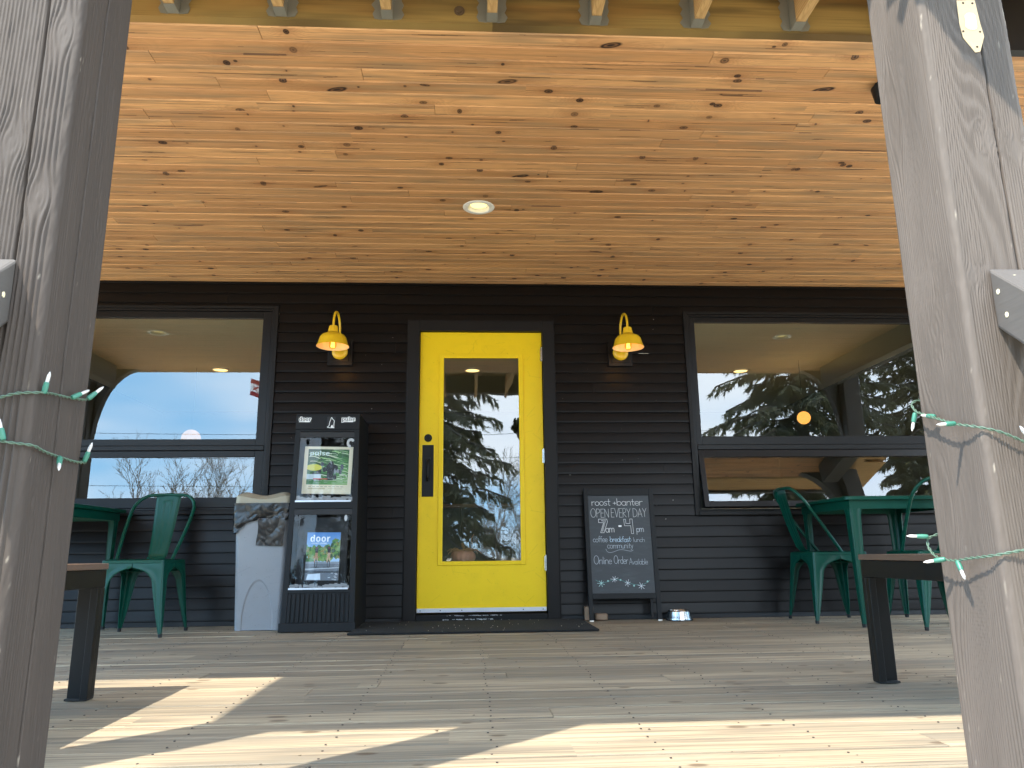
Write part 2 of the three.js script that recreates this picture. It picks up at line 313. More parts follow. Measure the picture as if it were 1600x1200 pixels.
// --- wall with lapped siding
const OPEN = [[-3.82, -1.512, 0.752, 2.292], [1.552, 3.82, 0.716, 2.270], [-0.549, 0.549, -0.1, 2.182]];
{
  const w = thing('siding_wall', 'dark brown lapped siding wall of the cafe under the porch', 'wall', [0, 0, 0], 0, null, 'structure');
  const core = [], xs = [-4.4, ...OPEN.flatMap((o) => [o[0], o[1]]).sort((a, b) => a - b), 4.4];
  for (let i = 0; i < xs.length - 1; i++) {
    const mid = (xs[i] + xs[i + 1]) / 2, o = OPEN.find((q) => mid > q[0] && mid < q[1]);
    if (!o) core.push(span(xs[i], xs[i + 1], -0.3, 2.75, -0.15, -0.002));
    else { if (o[2] > -0.05) core.push(span(xs[i], xs[i + 1], -0.3, o[2], -0.15, -0.002)); core.push(span(xs[i], xs[i + 1], o[3], 2.75, -0.15, -0.002)); }
  }
  part('wall_core', core, M.core, w);
  const E = 0.0761, R = rng(4);
  const course = (x0, x1, ya, yb, base) => {
    const z = (y) => 0.0135 - 0.011 * ((y - base) / E) + 0.0016 * Math.sin(Math.PI * clamp((y - base) / E));
    const sag = (R() - 0.5) * 0.0016; const pr = [[-0.001, ya]];
    if (ya === base) pr.push([0.012, ya - 0.0005], [0.0146, ya + 0.0016], [0.0148, ya + 0.005]); else pr.push([z(ya), ya]);
    for (const t of [0.25, 0.5, 0.75]) { const y = base + E * t; if (y > ya + 0.006 && y < yb - 0.002) pr.push([z(y), y]); }
    pr.push([z(yb), yb], [-0.001, yb]);
    for (const p of pr) if (p[0] > 0) p[0] += sag;
    const g = toCreasedNormals(runX(pr.reverse(), x0, x1), 0.35);
    part('siding_plank', g, R() < 0.5 ? M.siding : M.sidingB, w);
  };
  for (let k = 0; k < 33; k++) {
    const y0 = 0.033 + k * E, y1 = Math.min(y0 + E, CEIL + 0.01);
    const cuts = [-4.4, 4.4];
    for (const o of OPEN) if (o[2] < y1 && o[3] > y0) cuts.push(o[0], o[1]);
    if (k % 4 === 1) { const sx = [-1.36, 0.78, -0.72, 1.30][(k >> 2) % 4] + hash(k, 3, 5) * 0.1; cuts.push(sx, sx + 0.0016); }
    if (k % 2 === 0 && y0 > 2.30) cuts.push(-1.9 + ((k * 37) % 10) * 0.06, -1.9 + ((k * 37) % 10) * 0.06 + 0.0012);
    cuts.sort((a, b) => a - b);
    for (let i = 0; i < cuts.length - 1; i++) {
      const a = cuts[i], b = cuts[i + 1], mid = (a + b) / 2, o = OPEN.find((q) => mid > q[0] && mid < q[1] && q[2] < y1 && q[3] > y0);
      if (b - a < 0.01) continue;
      if (!o) course(a, b, y0, y1, y0);
      else { if (o[2] > y0 + 0.004) course(a, b, y0, o[2], y0); if (o[3] < y1 - 0.004) course(a, b, o[3], y1, y0); }
    }
  }
  part('base_flashing', span(-4.4, -0.56, 0.002, 0.0325, -0.001, 0.008), M.blackMatte, w); part('base_flashing', span(0.56, 4.4, 0.002, 0.0325, -0.001, 0.008), M.blackMatte, w);
  // crumbs of old paint and dust stuck to the siding
  const f = [], Q = rng(31);
  for (let i = 0; i < 46; i++) { const s = 0.001 + Q() * Q() * 0.0045; const a = Q() < 0.6 ? [-1.5 + Q() * 0.95, 1.2 + Q() * 1.1] : [0.6 + Q() * 0.9, 0.1 + Q() * 2.2]; f.push(new THREE.TetrahedronGeometry(s).scale(1.2, 0.8, 0.5).translate(a[0], a[1], 0.0125)); }
  f.push(box(0.075, 0.0022, 0.002, 1.232, 1.934, 0.0135));
  part('dust_fleck', f, M.white, w, 'stuff');
}
// --- ceiling of knotty pine boards
{
  const c = thing('porch_ceiling', 'knotty pine board ceiling of the porch', 'ceiling', [0, 0, 0], 0, null, 'structure');
  const R = rng(12), W = 0.0845, CANS = [[-0.035, 1.318], [-2.95, 1.34], [2.94, 1.38]], csg = new Evaluator(); csg.attributes = ['position', 'normal', 'uv']; csg.useGroups = false;
  const drill = (g, x, z) => { const a = new Brush(g), b = new Brush(new THREE.CylinderGeometry(0.066, 0.066, 0.08, 40).translate(x, CEIL, z)); a.updateMatrixWorld(); b.updateMatrixWorld(); return csg.evaluate(a, b, SUBTRACTION).geometry; };
  for (let i = 0; i < 34; i++) {
    const z0 = ZL - 0.002 - (i + 1) * W, z1 = z0 + W;
    let x = -4.15; const cuts = []; let p = -4.15 + 0.6 + R() * 3;
    while (p < 4.0) { cuts.push(p); p += 1.6 + R() * 2.2; } cuts.push(4.15);
    for (const q of cuts) {
      const row = Math.floor(R() * PINE_ROWS), off = R() * 5.12, y = CEIL + (R() - 0.5) * 0.0012, b = 0.0052, cant = (R() - 0.5) * 0.0012;
      const a0 = Math.max(z0, 0.001) + 0.0006, a1 = z1 - 0.0006;
      const pr = [[a0, y + 0.018], [a0, y + b], [a0 + b, y + cant], [a1 - b, y - cant], [a1, y + b], [a1, y + 0.018]].reverse();
      let bg = runX(pr, x + 0.0011, q - 0.0011, (px, s) => [(px + off) / 5.12, (row + clamp((s[0] - z0) / W, 0.03, 0.97)) / PINE_ROWS]);
      for (const [lx, lz] of CANS) if (lx > x - 0.1 && lx < q + 0.1 && lz > z0 - 0.07 && lz < z1 + 0.07) bg = drill(bg, lx, lz);
      part('ceiling_board', bg, pine, c);
      x = q;
    }
  }
  part('ceiling_deck', span(-4.4, 4.4, CEIL + 0.02, CEIL + 0.05, 0, ZL - 0.004), M.joist, c);
}
// --- main roof, portico roof, their fascias
{
  const r = thing('porch_roof', 'dark eaves and roof over the porch and its entry', 'roof', [0, 0, 0], 0, null, 'structure');
  partEach('roof_deck', [span(-4.9, -2.2, 2.74, 2.80, -0.2, 3.62), span(2.2, 4.9, 2.74, 2.80, -0.2, 3.62), span(-2.2, 2.2, 2.741, 2.80, -0.2, 4.58)], M.joist, r);
  partEach('fascia', [span(-4.9, -2.2, 2.67, 2.86, 3.62, 3.66), span(2.2, 4.9, 2.67, 2.86, 3.62, 3.66), span(-2.24, 2.24, 2.655, 2.86, 4.58, 4.62), span(-2.24, -2.2, 2.656, 2.86, 3.66, 4.58), span(2.2, 2.24, 2.656, 2.86, 3.66, 4.58)], M.stain, r);
  partEach('soffit', [span(-4.9, -2.2, 2.70, 2.712, ZL + 0.05, 3.62), span(2.2, 4.9, 2.70, 2.712, ZL + 0.05, 3.62)], M.joist, r);
}
// --- ledger and joists of the entry roof
{
  const l = part('ledger_beam', runX([[ZL, 2.486], [ZL, 2.74], [ZL + 0.04, 2.74], [ZL + 0.04, 2.486]], -4.4, 4.4, (x, p) => [x / 4, (p[1] - 2.48) / 0.26 * 0.98]), M.ledger, scene);
  tag(l, 'greenish treated timber ledger along the front edge of the pine ceiling', 'beam');
  partEach('bolt_head', [new THREE.CylinderGeometry(0.014, 0.014, 0.012, 6).rotateX(Math.PI / 2).translate(-0.13, 2.545, ZL + 0.045), new THREE.CylinderGeometry(0.021, 0.021, 0.003, 18).rotateX(Math.PI / 2).translate(-0.13, 2.545, ZL + 0.0415)], std(0.10, 0.06, 0.03, 0.7), l);
  const ord = ['first', 'second', 'third', 'fourth', 'fifth', 'sixth', 'seventh'], R = rng(66), Z0 = ZL + 0.042;
  for (let i = -2; i <= 7; i++) {
    const x = -1.2213 + 0.4064 * i, seen = i >= 0 && i < 7;
    const j = thing('roof_joist', seen ? `sawn roof joist in a metal hanger, ${ord[i]} from the left along the ledger` : i < 0 ? `sawn roof joist hidden behind the left post, ${i === -1 ? 'inner' : 'outer'} one` : 'sawn roof joist hidden behind the right post', 'joist', [x, 2.497, Z0], 0, 'joists of the entry roof');
    part('joist_timber', new THREE.BoxGeometry(0.0385, 0.235, 1.46).translate(0, 0.119, 0.735), M.joist, j);
    // hanger: seat, two side straps and ragged nail flanges against the ledger
    const edge = (s) => { const p = [[0.0215, -0.004]]; for (let k = 0; k <= 9; k++) p.push([0.0215 + 0.030 + (k % 2 ? 0.010 : 0) + (R() - 0.5) * 0.006, k * 0.021]); p.push([0.0215, 0.19]); return extrude(shapeOf(p.map(([a, b]) => [a * s, b])), 0.0018).translate(0, 0, 0.0005); };
    part('joist_hanger', [box(0.043, 0.002, 0.052, 0, -0.001, 0.027), box(0.0016, 0.15, 0.05, -0.0205, 0.074, 0.027), box(0.0016, 0.15, 0.05, 0.0205, 0.074, 0.027), edge(1), edge(-1)], M.galv, j);
  }
}
// --- dark header board at the right of the entry roof
{
  const h = part('header_board', span(1.75, 2.42, 2.402, 2.735, ZL + 0.045, ZL + 0.085), M.trim, scene);
  tag(h, 'dark header board at the ceiling edge, right of the right post', 'board');
}
// --- posts
function postGeo(seed, knots, crack, chips, tone, relief) { // square post standing on the origin, edges chamfered; front +z and both x faces finely cut
  const W = 0.177, C = 0.0105, H = 2.5, hw = W / 2;
  const per = []; // perimeter points [x, z, nx, nz, face, s]
  const face = (f, n) => { for (let i = 0; i <= n; i++) { const t = -hw + C + (W - 2 * C) * (i / n); per.push(f === 0 ? [t, hw, 0, 1, 0, t] : f === 1 ? [hw, -t, 1, 0, 1, -t] : f === 2 ? [-t, -hw, 0, -1, 2, t] : [-hw, t, -1, 0, 3, t]); } };
  const fine = 92; face(3, fine); for (let k = 1; k < 6; k++) { const q = k / 6; per.push([-hw + C * q - 0.0020 * Math.sin(q * Math.PI), hw - C + C * q + 0.0020 * Math.sin(q * Math.PI), -0.7, 0.7, 4, q]); }
  face(0, fine); for (let k = 1; k < 6; k++) { const q = k / 6; per.push([hw - C + C * q + 0.0020 * Math.sin(q * Math.PI), hw - C * q + 0.0020 * Math.sin(q * Math.PI), 0.7, 0.7, 5, q]); }
  face(1, fine); face(2, 6);
  const rows = [], y0 = 0, step = 0.0065; for (let y = y0; y <= H + 1e-6; y += step) rows.push(y);
  const pos = [], col = [], idx = [], N = per.length;
  const height = (f, s, y) => {
    let w = 0, ringd = 0, kn = 0;
    for (const k of knots) if (k.f === f) {
      const du = (s - k.s) / k.a, dv = (y - k.y) / k.b, d2 = du * du + dv * dv;
      w += (s - k.s) * 1.15 * Math.exp(-d2 * 0.55);
      if (d2 < 5) { const m = Math.exp(-d2 * 1.1); kn = Math.max(kn, m); ringd += m * Math.sin(Math.sqrt(d2) * (k.r ?? 11)); }
    }
    const drift = (vnoise(y * 1.1, f * 9 + s * 3, seed) - 0.5) * 0.022 + (vnoise(y * 2.3, f * 5 + s * 14, seed + 1) - 0.5) * 0.006;
    const ss = s - w + drift, freq = relief[f][0] * (0.75 + 0.6 * vnoise(s * 12, y * 0.4, seed + 2));
    let ph = ss * freq; ph -= Math.floor(ph);
    const ridge = ph < 0.7 ? Math.sin(ph / 0.7 * Math.PI) : -0.5 * Math.sin((ph - 0.7) / 0.3 * Math.PI);
    const rough = fbm(s * 420, y * 26, seed + 3, 3) - 0.5, amp = 0.35 + 0.9 * vnoise(s * 9, y * 1.3, seed + 4);
    let h = 0.00062 * relief[f][1] * ridge * amp * (1 - kn) + 0.0010 * ringd * 0.6 + 0.0016 * rough + 0.0018 * (vnoise(s * 10, y * 2, seed + 5) - 0.5);
    for (const c of crack) if (c.f === f) { const cs = c.s + (vnoise(y * 2.2, 3, seed + 6) - 0.5) * 0.014; const d = Math.abs(s - cs); if (d < 0.0023) h -= 0.018 * (1 - d / 0.0023) * clamp(0.4 + vnoise(y * 3, 1, seed + 7)); }
    return [h, ridge, kn];
  };
  for (const y of rows) for (const p of per) {
    const f = p[4]; let h = 0, r = 0;
    if (f < 4) { [h, r] = height(f, p[5], y); const e = hw - C - Math.abs(p[5]); if (e < 0.004) h *= clamp(e / 0.004, 0.15, 1); } else { const q = vnoise(p[5] * 3, y * 30, seed + 8) - 0.5; h = 0.0026 * q + 0.0016 * (vnoise(p[5] * 7, y * 130, seed + 18) - 0.5); r = q * 2; }
    pos.push(p[0] + p[2] * h, y, p[1] + p[3] * h);
    // worn flecks of bare wood along edges and ridges
    const edge = f >= 4 ? 1 : Math.exp(-(hw - C - Math.abs(p[5])) / 0.010) * 0.8;
    const fl = vnoise(p[5] * (f < 4 ? 640 : 9), y * 52, seed + 10 + f) * 0.55 + vnoise(p[5] * (f < 4 ? 260 : 4), y * 17, seed + 11 + f) * 0.45, band = fbm(p[5] * 22, y * 1.5, seed + 12, 3);
    const k = clamp((fl - (0.92 - edge * 0.11 * chips - 0.10 * chips * clamp((band - 0.46) * 7))) * 16) * (h > -0.0004 ? 1 : 0);
    const v = 0.92 + 0.16 * (vnoise(p[5] * 40, y * 3, seed + 13) - 0.5) + 0.10 * (fbm(p[5] * 12, y * 2.5, seed + 14, 3) - 0.5);
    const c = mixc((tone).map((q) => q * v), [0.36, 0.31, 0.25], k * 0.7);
    col.push(...c);
  }
  for (let j = 0; j < rows.length - 1; j++) for (let i = 0; i < N; i++) { const a = j * N + i, b = j * N + ((i + 1) % N); idx.push(a, b, b + N, a, b + N, a + N); }
  const g = new THREE.BufferGeometry();
  g.setAttribute('position', new THREE.Float32BufferAttribute(pos, 3)); g.setAttribute('color', new THREE.Float32BufferAttribute(col, 3)); g.setIndex(idx); g.computeVertexNormals();
  return g;
}
const postMat = new THREE.MeshStandardMaterial({ color: 0xffffff, vertexColors: true, roughness: 0.78 });
const zc = (ZF + ZB) / 2;
{
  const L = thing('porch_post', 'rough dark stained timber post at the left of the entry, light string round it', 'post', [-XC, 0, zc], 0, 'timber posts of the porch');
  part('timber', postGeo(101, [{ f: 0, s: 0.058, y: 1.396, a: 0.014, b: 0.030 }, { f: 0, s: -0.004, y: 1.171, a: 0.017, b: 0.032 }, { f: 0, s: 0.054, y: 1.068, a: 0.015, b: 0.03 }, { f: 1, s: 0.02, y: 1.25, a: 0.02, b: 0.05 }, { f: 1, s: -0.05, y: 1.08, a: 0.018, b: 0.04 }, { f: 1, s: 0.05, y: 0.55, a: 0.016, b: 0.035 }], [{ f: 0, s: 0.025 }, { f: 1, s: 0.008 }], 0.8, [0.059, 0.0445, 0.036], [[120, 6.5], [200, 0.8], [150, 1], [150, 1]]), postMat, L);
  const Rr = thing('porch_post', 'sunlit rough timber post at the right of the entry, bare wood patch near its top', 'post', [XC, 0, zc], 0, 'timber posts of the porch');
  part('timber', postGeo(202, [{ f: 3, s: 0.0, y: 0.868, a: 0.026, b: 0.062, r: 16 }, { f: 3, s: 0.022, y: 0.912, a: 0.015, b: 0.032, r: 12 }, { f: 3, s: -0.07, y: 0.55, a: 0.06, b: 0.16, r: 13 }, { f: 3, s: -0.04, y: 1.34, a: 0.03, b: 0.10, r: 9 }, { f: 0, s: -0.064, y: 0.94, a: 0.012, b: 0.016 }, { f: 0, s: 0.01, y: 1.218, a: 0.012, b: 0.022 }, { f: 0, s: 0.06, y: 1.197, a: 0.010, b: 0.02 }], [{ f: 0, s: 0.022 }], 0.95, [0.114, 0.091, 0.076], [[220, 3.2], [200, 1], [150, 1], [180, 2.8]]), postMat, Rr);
  // patch where a fitting was torn off: bare wood, a pale plug, four nail holes
  const px = 0.0065, py = 1.452, pz = hzf();
  function hzf() { return 0.0885; }
  const sh = shapeOf([[-0.018, 0.064], [0.019, 0.066], [0.0225, 0.012], [0.026, -0.016], [0.013, -0.050], [0.003, -0.052], [-0.017, -0.020], [-0.020, 0.012]]);
  const bare = part('bare_patch', extrude(sh, 0.0012).translate(px, py, pz + 0.001), std(0.62, 0.45, 0.27, 0.8, { bumpMap: grainBump, bumpScale: 0.002 }), Rr);
  partEach('pale_plug', [extrude(rrect(0.020, 0.036, 0.008), 0.0022).translate(px + 0.003, py + 0.016, pz + 0.0022), extrude(rrect(0.013, 0.012, 0.004), 0.0032).translate(px - 0.002, py + 0.008, pz + 0.0022)], std(0.80, 0.79, 0.77, 0.7), bare);
  partEach('nail_hole', [[-0.006, 0.058], [0.013, 0.058], [-0.015, -0.006], [0.019, -0.006], [0.008, -0.040]].map(([a, b]) => new THREE.CylinderGeometry(0.0022, 0.0022, 0.0006, 8).rotateX(Math.PI / 2).translate(px + a, py + b, pz + 0.0026)), std(0.06, 0.035, 0.02, 0.9), bare);
  const simple = new RoundedBoxGeometry(0.177, 2.5, 0.177, 2, 0.014).translate(0, 1.25, 0);
  for (const s of [-1, 1]) part('timber', simple, M.stain, thing('porch_post', `plain dark timber post at the outer ${s < 0 ? 'left' : 'right'} corner of the entry roof`, 'post', [1.737 * s, 0, zc], 0, 'timber posts of the porch'));
  const bm = part('entry_beam', rspan(-1.95, 1.95, 2.502, 2.735, ZB + 0.01, ZF - 0.01, 0.006), M.stain, scene);
  tag(bm, 'dark timber beam carried by the entry posts', 'beam');
  // far porch corners: post, curved braces, side beam
  for (const s of [-1, 1]) {
    const side = s < 0 ? 'left' : 'right';
    part('timber', new RoundedBoxGeometry(0.2, 2.48, 0.2, 2, 0.014).translate(0, 1.24, 0), M.stain, thing('porch_post', `dark timber post at the far ${side} corner of the porch`, 'post', [4.26 * s, 0, 2.76], 0, 'timber posts of the porch'));
    const br = thing('curved_brace', `curved timber brace on the far ${side} porch corner post`, 'brace', [4.155 * s, 0, 2.80]);
    const arc = new THREE.Shape(); arc.moveTo(0, 2.484); arc.lineTo(-0.42, 2.484); arc.quadraticCurveTo(-0.06, 2.40, 0, 1.72); arc.lineTo(0, 2.484);
    const g = extrude(arc, 0.09).translate(0, 0, -0.045); if (s < 0) g.scale(-1, 1, 1);
    part('brace_timber', s < 0 ? g.applyMatrix4(new THREE.Matrix4()).setIndex(flip(g)) : g, M.stain, br);
    const sb = part('side_beam', rspan(s < 0 ? -4.05 : 3.88, s < 0 ? -3.88 : 4.05, 2.27, 2.482, 0.05, 2.6, 0.006), M.stain, scene);
    tag(sb, `dark beam under the ${side} end of the porch ceiling`, 'beam');
  }
}
function flip(g) { const n = g.attributes.position.count, i = []; for (let k = 0; k < n; k += 3) i.push(k, k + 2, k + 1); return i; }
// --- stair handrails fixed to the post fronts, sloping down the steps
for (const s of [-1, 1]) {
  const t = thing('stair_handrail', s < 0 ? 'grey timber stair handrail end fixed to the left post' : 'grey timber stair handrail end with two bare screw holes, fixed to the right post', 'handrail', [s * 0.846, 0.9445, ZF + 0.001], 0, 'handrails of the entry steps');
  const sl = 0.87, L = 1.0, h = 0.099, w = 0.088;
  const sh = shapeOf([[0, 0], [L, -sl * L], [L, -sl * L - h], [0, -h]]);
  const g = extrude(sh, w - 0.012, 0.006).rotateY(-Math.PI / 2); // along +z, thickness in -x
  g.translate(s > 0 ? w - 0.006 : -0.006, 0, 0.006);
  part('rail_timber', g, std(0.09, 0.08, 0.073, 0.6, { bumpMap: grainBump, bumpScale: 0.0012 }), t);
  const ch = []; const spots = s > 0 ? [[0.012, 0.030], [0.024, 0.066]] : [[0.020, 0.045]];
  for (const [dz, dy] of spots) ch.push(new THREE.IcosahedronGeometry(0.006, 0).scale(0.25, 1, 0.8).translate(s * 0.0 - s * 0.0005, -sl * dz - dy, dz + 0.006));
  for (const [dz, dx] of s > 0 ? [[0.02, 0.03], [0.035, 0.055], [0.06, 0.03]] : [[0.04, 0.04]]) ch.push(new THREE.IcosahedronGeometry(0.006, 0).scale(1.2, 0.25, 1).translate(s * dx, -sl * dz + 0.006, dz));
  partEach('paint_chip', ch, std(0.68, 0.60, 0.40, 0.8), t);
}
// --- hanging planter at the roof edge, above and before the right post: it shades the top of the post
{
  const t = thing('hanging_planter', 'round hanging planter under the front edge of the entry roof', 'planter', [0.80, 1.86, 4.54]);
  part('planter_bowl', new THREE.LatheGeometry([[0, 0], [0.10, 0.008], [0.19, 0.05], [0.245, 0.13], [0.265, 0.22], [0.27, 0.235], [0.255, 0.235], [0.24, 0.2], [0, 0.19]].map((p) => new THREE.Vector2(...p)), 40), std(0.10, 0.07, 0.045, 0.9), t);
  for (let k = 0; k < 3; k++) { const a = k * 2.094 + 0.4; part('hanger_chain', rod([0.26 * Math.cos(a), 0.23, 0.26 * Math.sin(a)], [0, 0.80, 0.05], 0.004, 0.004, 6), M.black, t); }
  const Q = rng(14), lv = []; for (let i = 0; i < 420; i++) { const a = Q() * 6.283, r = Math.sqrt(Q()) * 0.30, h = 0.2 + Q() * 0.26 * (1 - r * 1.6); lv.push(new THREE.CircleGeometry(0.022 + Q() * 0.02, 5).scale(1, 1.8, 1).rotateX(Q() * 3).rotateY(Q() * 6).translate(r * Math.cos(a), h, r * Math.sin(a))); } part('foliage', lv, std(0.06, 0.09, 0.03, 0.8), t, 'stuff');
}
// --- windows
function windowUnit(s, label, x0, x1, g) { // built for the right side; g: heights
  const t = thing('window', label, 'window', [0, 0, 0], 0);
  const X = (a) => a * s, sp = (a, b, ...r) => rspan(Math.min(X(a), X(b)), Math.max(X(a), X(b)), ...r);
  partEach('outer_trim', [sp(x0, x0 + 0.030, g.b, g.t, 0.001, 0.026, 0.003), sp(x1 - 0.03, x1, g.b, g.t, 0.001, 0.026, 0.003), sp(x0 + 0.0305, x1 - 0.0305, g.t - 0.022, g.t, 0.001, 0.025, 0.003), sp(x0 + 0.0305, x1 - 0.0305, g.b, g.b + 0.03, 0.001, 0.034, 0.003)], M.trim, t);
  const f0 = x0 + 0.031, f1 = x1 - 0.031;
  partEach('frame', [sp(f0, f0 + 0.018, g.b + 0.031, g.t - 0.023, -0.14, 0.016, 0.002), sp(f1 - 0.018, f1, g.b + 0.031, g.t - 0.023, -0.14, 0.016, 0.002), sp(f0 + 0.0185, f1 - 0.0185, g.t - 0.04, g.t - 0.0235, -0.14, 0.018, 0.002), sp(f0 + 0.0185, f1 - 0.0185, g.b + 0.0315, g.b + 0.045, -0.14, 0.012, 0.002), sp(f0 + 0.0185, f1 - 0.0185, g.m0, g.m1, -0.10, 0.022, 0.003)], M.frame, t);
  const s0 = f0 + 0.0195, s1 = f1 - 0.0195;
  const sash = (name, ya, yb, ga, gb, z) => {
    const q = new THREE.Group(); q.name = name; t.add(q);
    partEach('sash_frame', [sp(s0, g.x, ya, yb, -0.035, 0.008, 0.003), sp(s1 - (g.x - s0), s1, ya, yb, -0.035, 0.008, 0.003), sp(g.x + 0.0003, s1 - (g.x - s0) - 0.0003, gb, yb, -0.034, 0.0075, 0.003), sp(g.x + 0.0003, s1 - (g.x - s0) - 0.0003, ya, ga, -0.034, 0.0075, 0.003)], M.frame, q);
    const pane = new THREE.PlaneGeometry(s1 - g.x - (g.x - s0) + 0.01, gb - ga + 0.01).translate(X((g.x + s1 - (g.x - s0)) / 2), (ga + gb) / 2, -0.006);
    part('pane', pane, M.glass, q);
    return q;
  };
  sash('upper_sash', g.m1 + 0.002, g.t - 0.0415, g.ga, g.gt, 0);
  const lo = sash('lower_sash', g.b + 0.047, g.m0 - 0.002, g.gb, g.gm, 0);
  if (g.open) { const yh = g.m0 - 0.004; lo.rotation.x = -g.open; lo.position.set(0, yh * (1 - Math.cos(g.open)), 0.006 + yh * Math.sin(g.open)); }
  partEach('inner_jamb', [sp(f0 + 0.0185, f0 + 0.026, g.b + 0.0455, g.m0 - 0.001, -0.13, -0.045, 0.001), sp(f0 + 0.0265, f1 - 0.0265, g.b + 0.0455, g.b + 0.051, -0.13, -0.045, 0.001)], M.cream, t);
  return t;
}
windowUnit(-1, 'left picture window with closed lower sash, behind the grey bin', 1.513, 3.82, { b: 0.753, t: 2.291, m0: 1.205, m1: 1.238, gb: 0.872, gm: 1.157, ga: 1.288, gt: 2.198, x: 1.627 });
windowUnit(1, 'right picture window with its lower awning sash tipped open', 1.553, 3.82, { b: 0.717, t: 2.269, m0: 1.197, m1: 1.232, gb: 0.806, gm: 1.140, ga: 1.298, gt: 2.188, x: 1.641, open: 0.195 });
// --- door
{
  const t = thing('entry_door', 'yellow entry door with a tall glass light and black handle plate', 'door', [0, 0, 0]);
  const fr = part('door_frame', [rspan(-0.548, -0.461, 0.003, 2.181, 0.001, 0.030, 0.003), rspan(0.461, 0.548, 0.003, 2.181, 0.001, 0.030, 0.003), rspan(-0.4605, 0.4605, 2.101, 2.181, 0.001, 0.029, 0.003), rspan(-0.54, -0.4605, 0.003, 2.16, -0.15, 0.0005, 0.002), rspan(0.4605, 0.54, 0.003, 2.16, -0.15, 0.0005, 0.002), rspan(-0.4602, 0.4602, 2.1015, 2.16, -0.15, 0.0005, 0.002)], M.trim, t);
  partEach('frame_bead', [rspan(-0.556, -0.5485, 0.003, 2.189, 0.001, 0.022, 0.002), rspan(0.5485, 0.556, 0.003, 2.189, 0.001, 0.022, 0.002), rspan(-0.548, 0.548, 2.1815, 2.189, 0.001, 0.021, 0.002)], M.trim, fr);
  const slab = new THREE.Shape(); slab.moveTo(-0.4545, 0.070); slab.lineTo(0.4545, 0.070); slab.lineTo(0.4545, 2.097); slab.lineTo(-0.4545, 2.097); slab.lineTo(-0.4545, 0.070);
  const hole = new THREE.Path(); hole.moveTo(-0.29, 0.40); hole.lineTo(-0.29, 1.91); hole.lineTo(0.29, 1.91); hole.lineTo(0.29, 0.40); hole.lineTo(-0.29, 0.40); slab.holes.push(hole);
  part('door_slab', extrude(slab, 0.036, 0.002).translate(0, 0, -0.044), M.yellow, t);
  const mold = [];
  for (const [a, b, c, d] of [[-0.313, -0.279, 0.384, 1.929], [0.279, 0.313, 0.384, 1.929], [-0.2787, 0.2787, 0.384, 0.412], [-0.2787, 0.2787, 1.895, 1.929]]) mold.push(rspan(a, b, c, d, -0.0055, 0.0035, 0.003));
  partEach('glass_moulding', mold, M.yellow, t);
  const pl = new THREE.PlaneGeometry(0.566, 1.49, 1, 1).translate(0, 1.1535, -0.012); part('pane', pl, M.doorGlass, t);
  const sw = part('door_sweep', rspan(-0.4545, 0.4545, 0.066, 0.094, -0.0055, 0.001, 0.001), M.alu, t);
  partEach('screw', [-0.43, -0.29, -0.14, 0.29, 0.43].map((x) => new THREE.CylinderGeometry(0.004, 0.004, 0.002, 10).rotateX(Math.PI / 2).translate(x, 0.079, 0.0016)), M.blackMatte, sw);
  const th = part('threshold', rspan(-0.46, 0.46, 0.003, 0.052, -0.13, 0.020, 0.004), M.black, t);
  const sc = [], Q = rng(9); for (let i = 0; i < 70; i++) { const x = -0.28 + Q() * 0.42; sc.push(box(0.004 + Q() * 0.02, 0.001 + Q() * 0.003, 0.0008, x, Q() < 0.5 ? 0.043 + Q() * 0.004 : 0.016 + Q() * 0.005, 0.0202)); }
  part('worn_paint', sc, std(0.6, 0.6, 0.6, 0.6), th, 'stuff');
  part('deadbolt', [new THREE.CylinderGeometry(0.027, 0.029, 0.014, 28).rotateX(Math.PI / 2).translate(-0.39, 1.293, 0.001), new THREE.CylinderGeometry(0.017, 0.019, 0.012, 24).rotateX(Math.PI / 2).translate(-0.39, 1.293, 0.012), box(0.003, 0.011, 0.002, -0.39, 1.293, 0.0185)], M.black, t);
  const hp = part('handle_plate', rspan(-0.431, -0.348, 0.867, 1.242, -0.0055, -0.001, 0.002), M.black, t);
  part('pull', [tube([[-0.39, 1.125, -0.002], [-0.39, 1.120, 0.030], [-0.39, 1.09, 0.048], [-0.39, 1.04, 0.050], [-0.39, 1.0, 0.042], [-0.39, 0.985, 0.02], [-0.39, 0.985, -0.002]], 0.0085, 40, 10), rspan(-0.41, -0.37, 1.13, 1.15, -0.002, 0.006, 0.003)], M.black, hp);
  for (const y of [1.924, 1.156, 0.392]) { const h = part('hinge', [new THREE.CylinderGeometry(0.0075, 0.0075, 0.104, 14).translate(0.458, y, 0.006), box(0.012, 0.1, 0.002, 0.4515, y, 0.0005)], M.steel, t); part('hinge_pin', [new THREE.SphereGeometry(0.008, 10, 8).translate(0.458, y + 0.055, 0.006), new THREE.CylinderGeometry(0.0077, 0.0077, 0.001, 14).translate(0.458, y + 0.02, 0.006)], M.steel, h); }
}
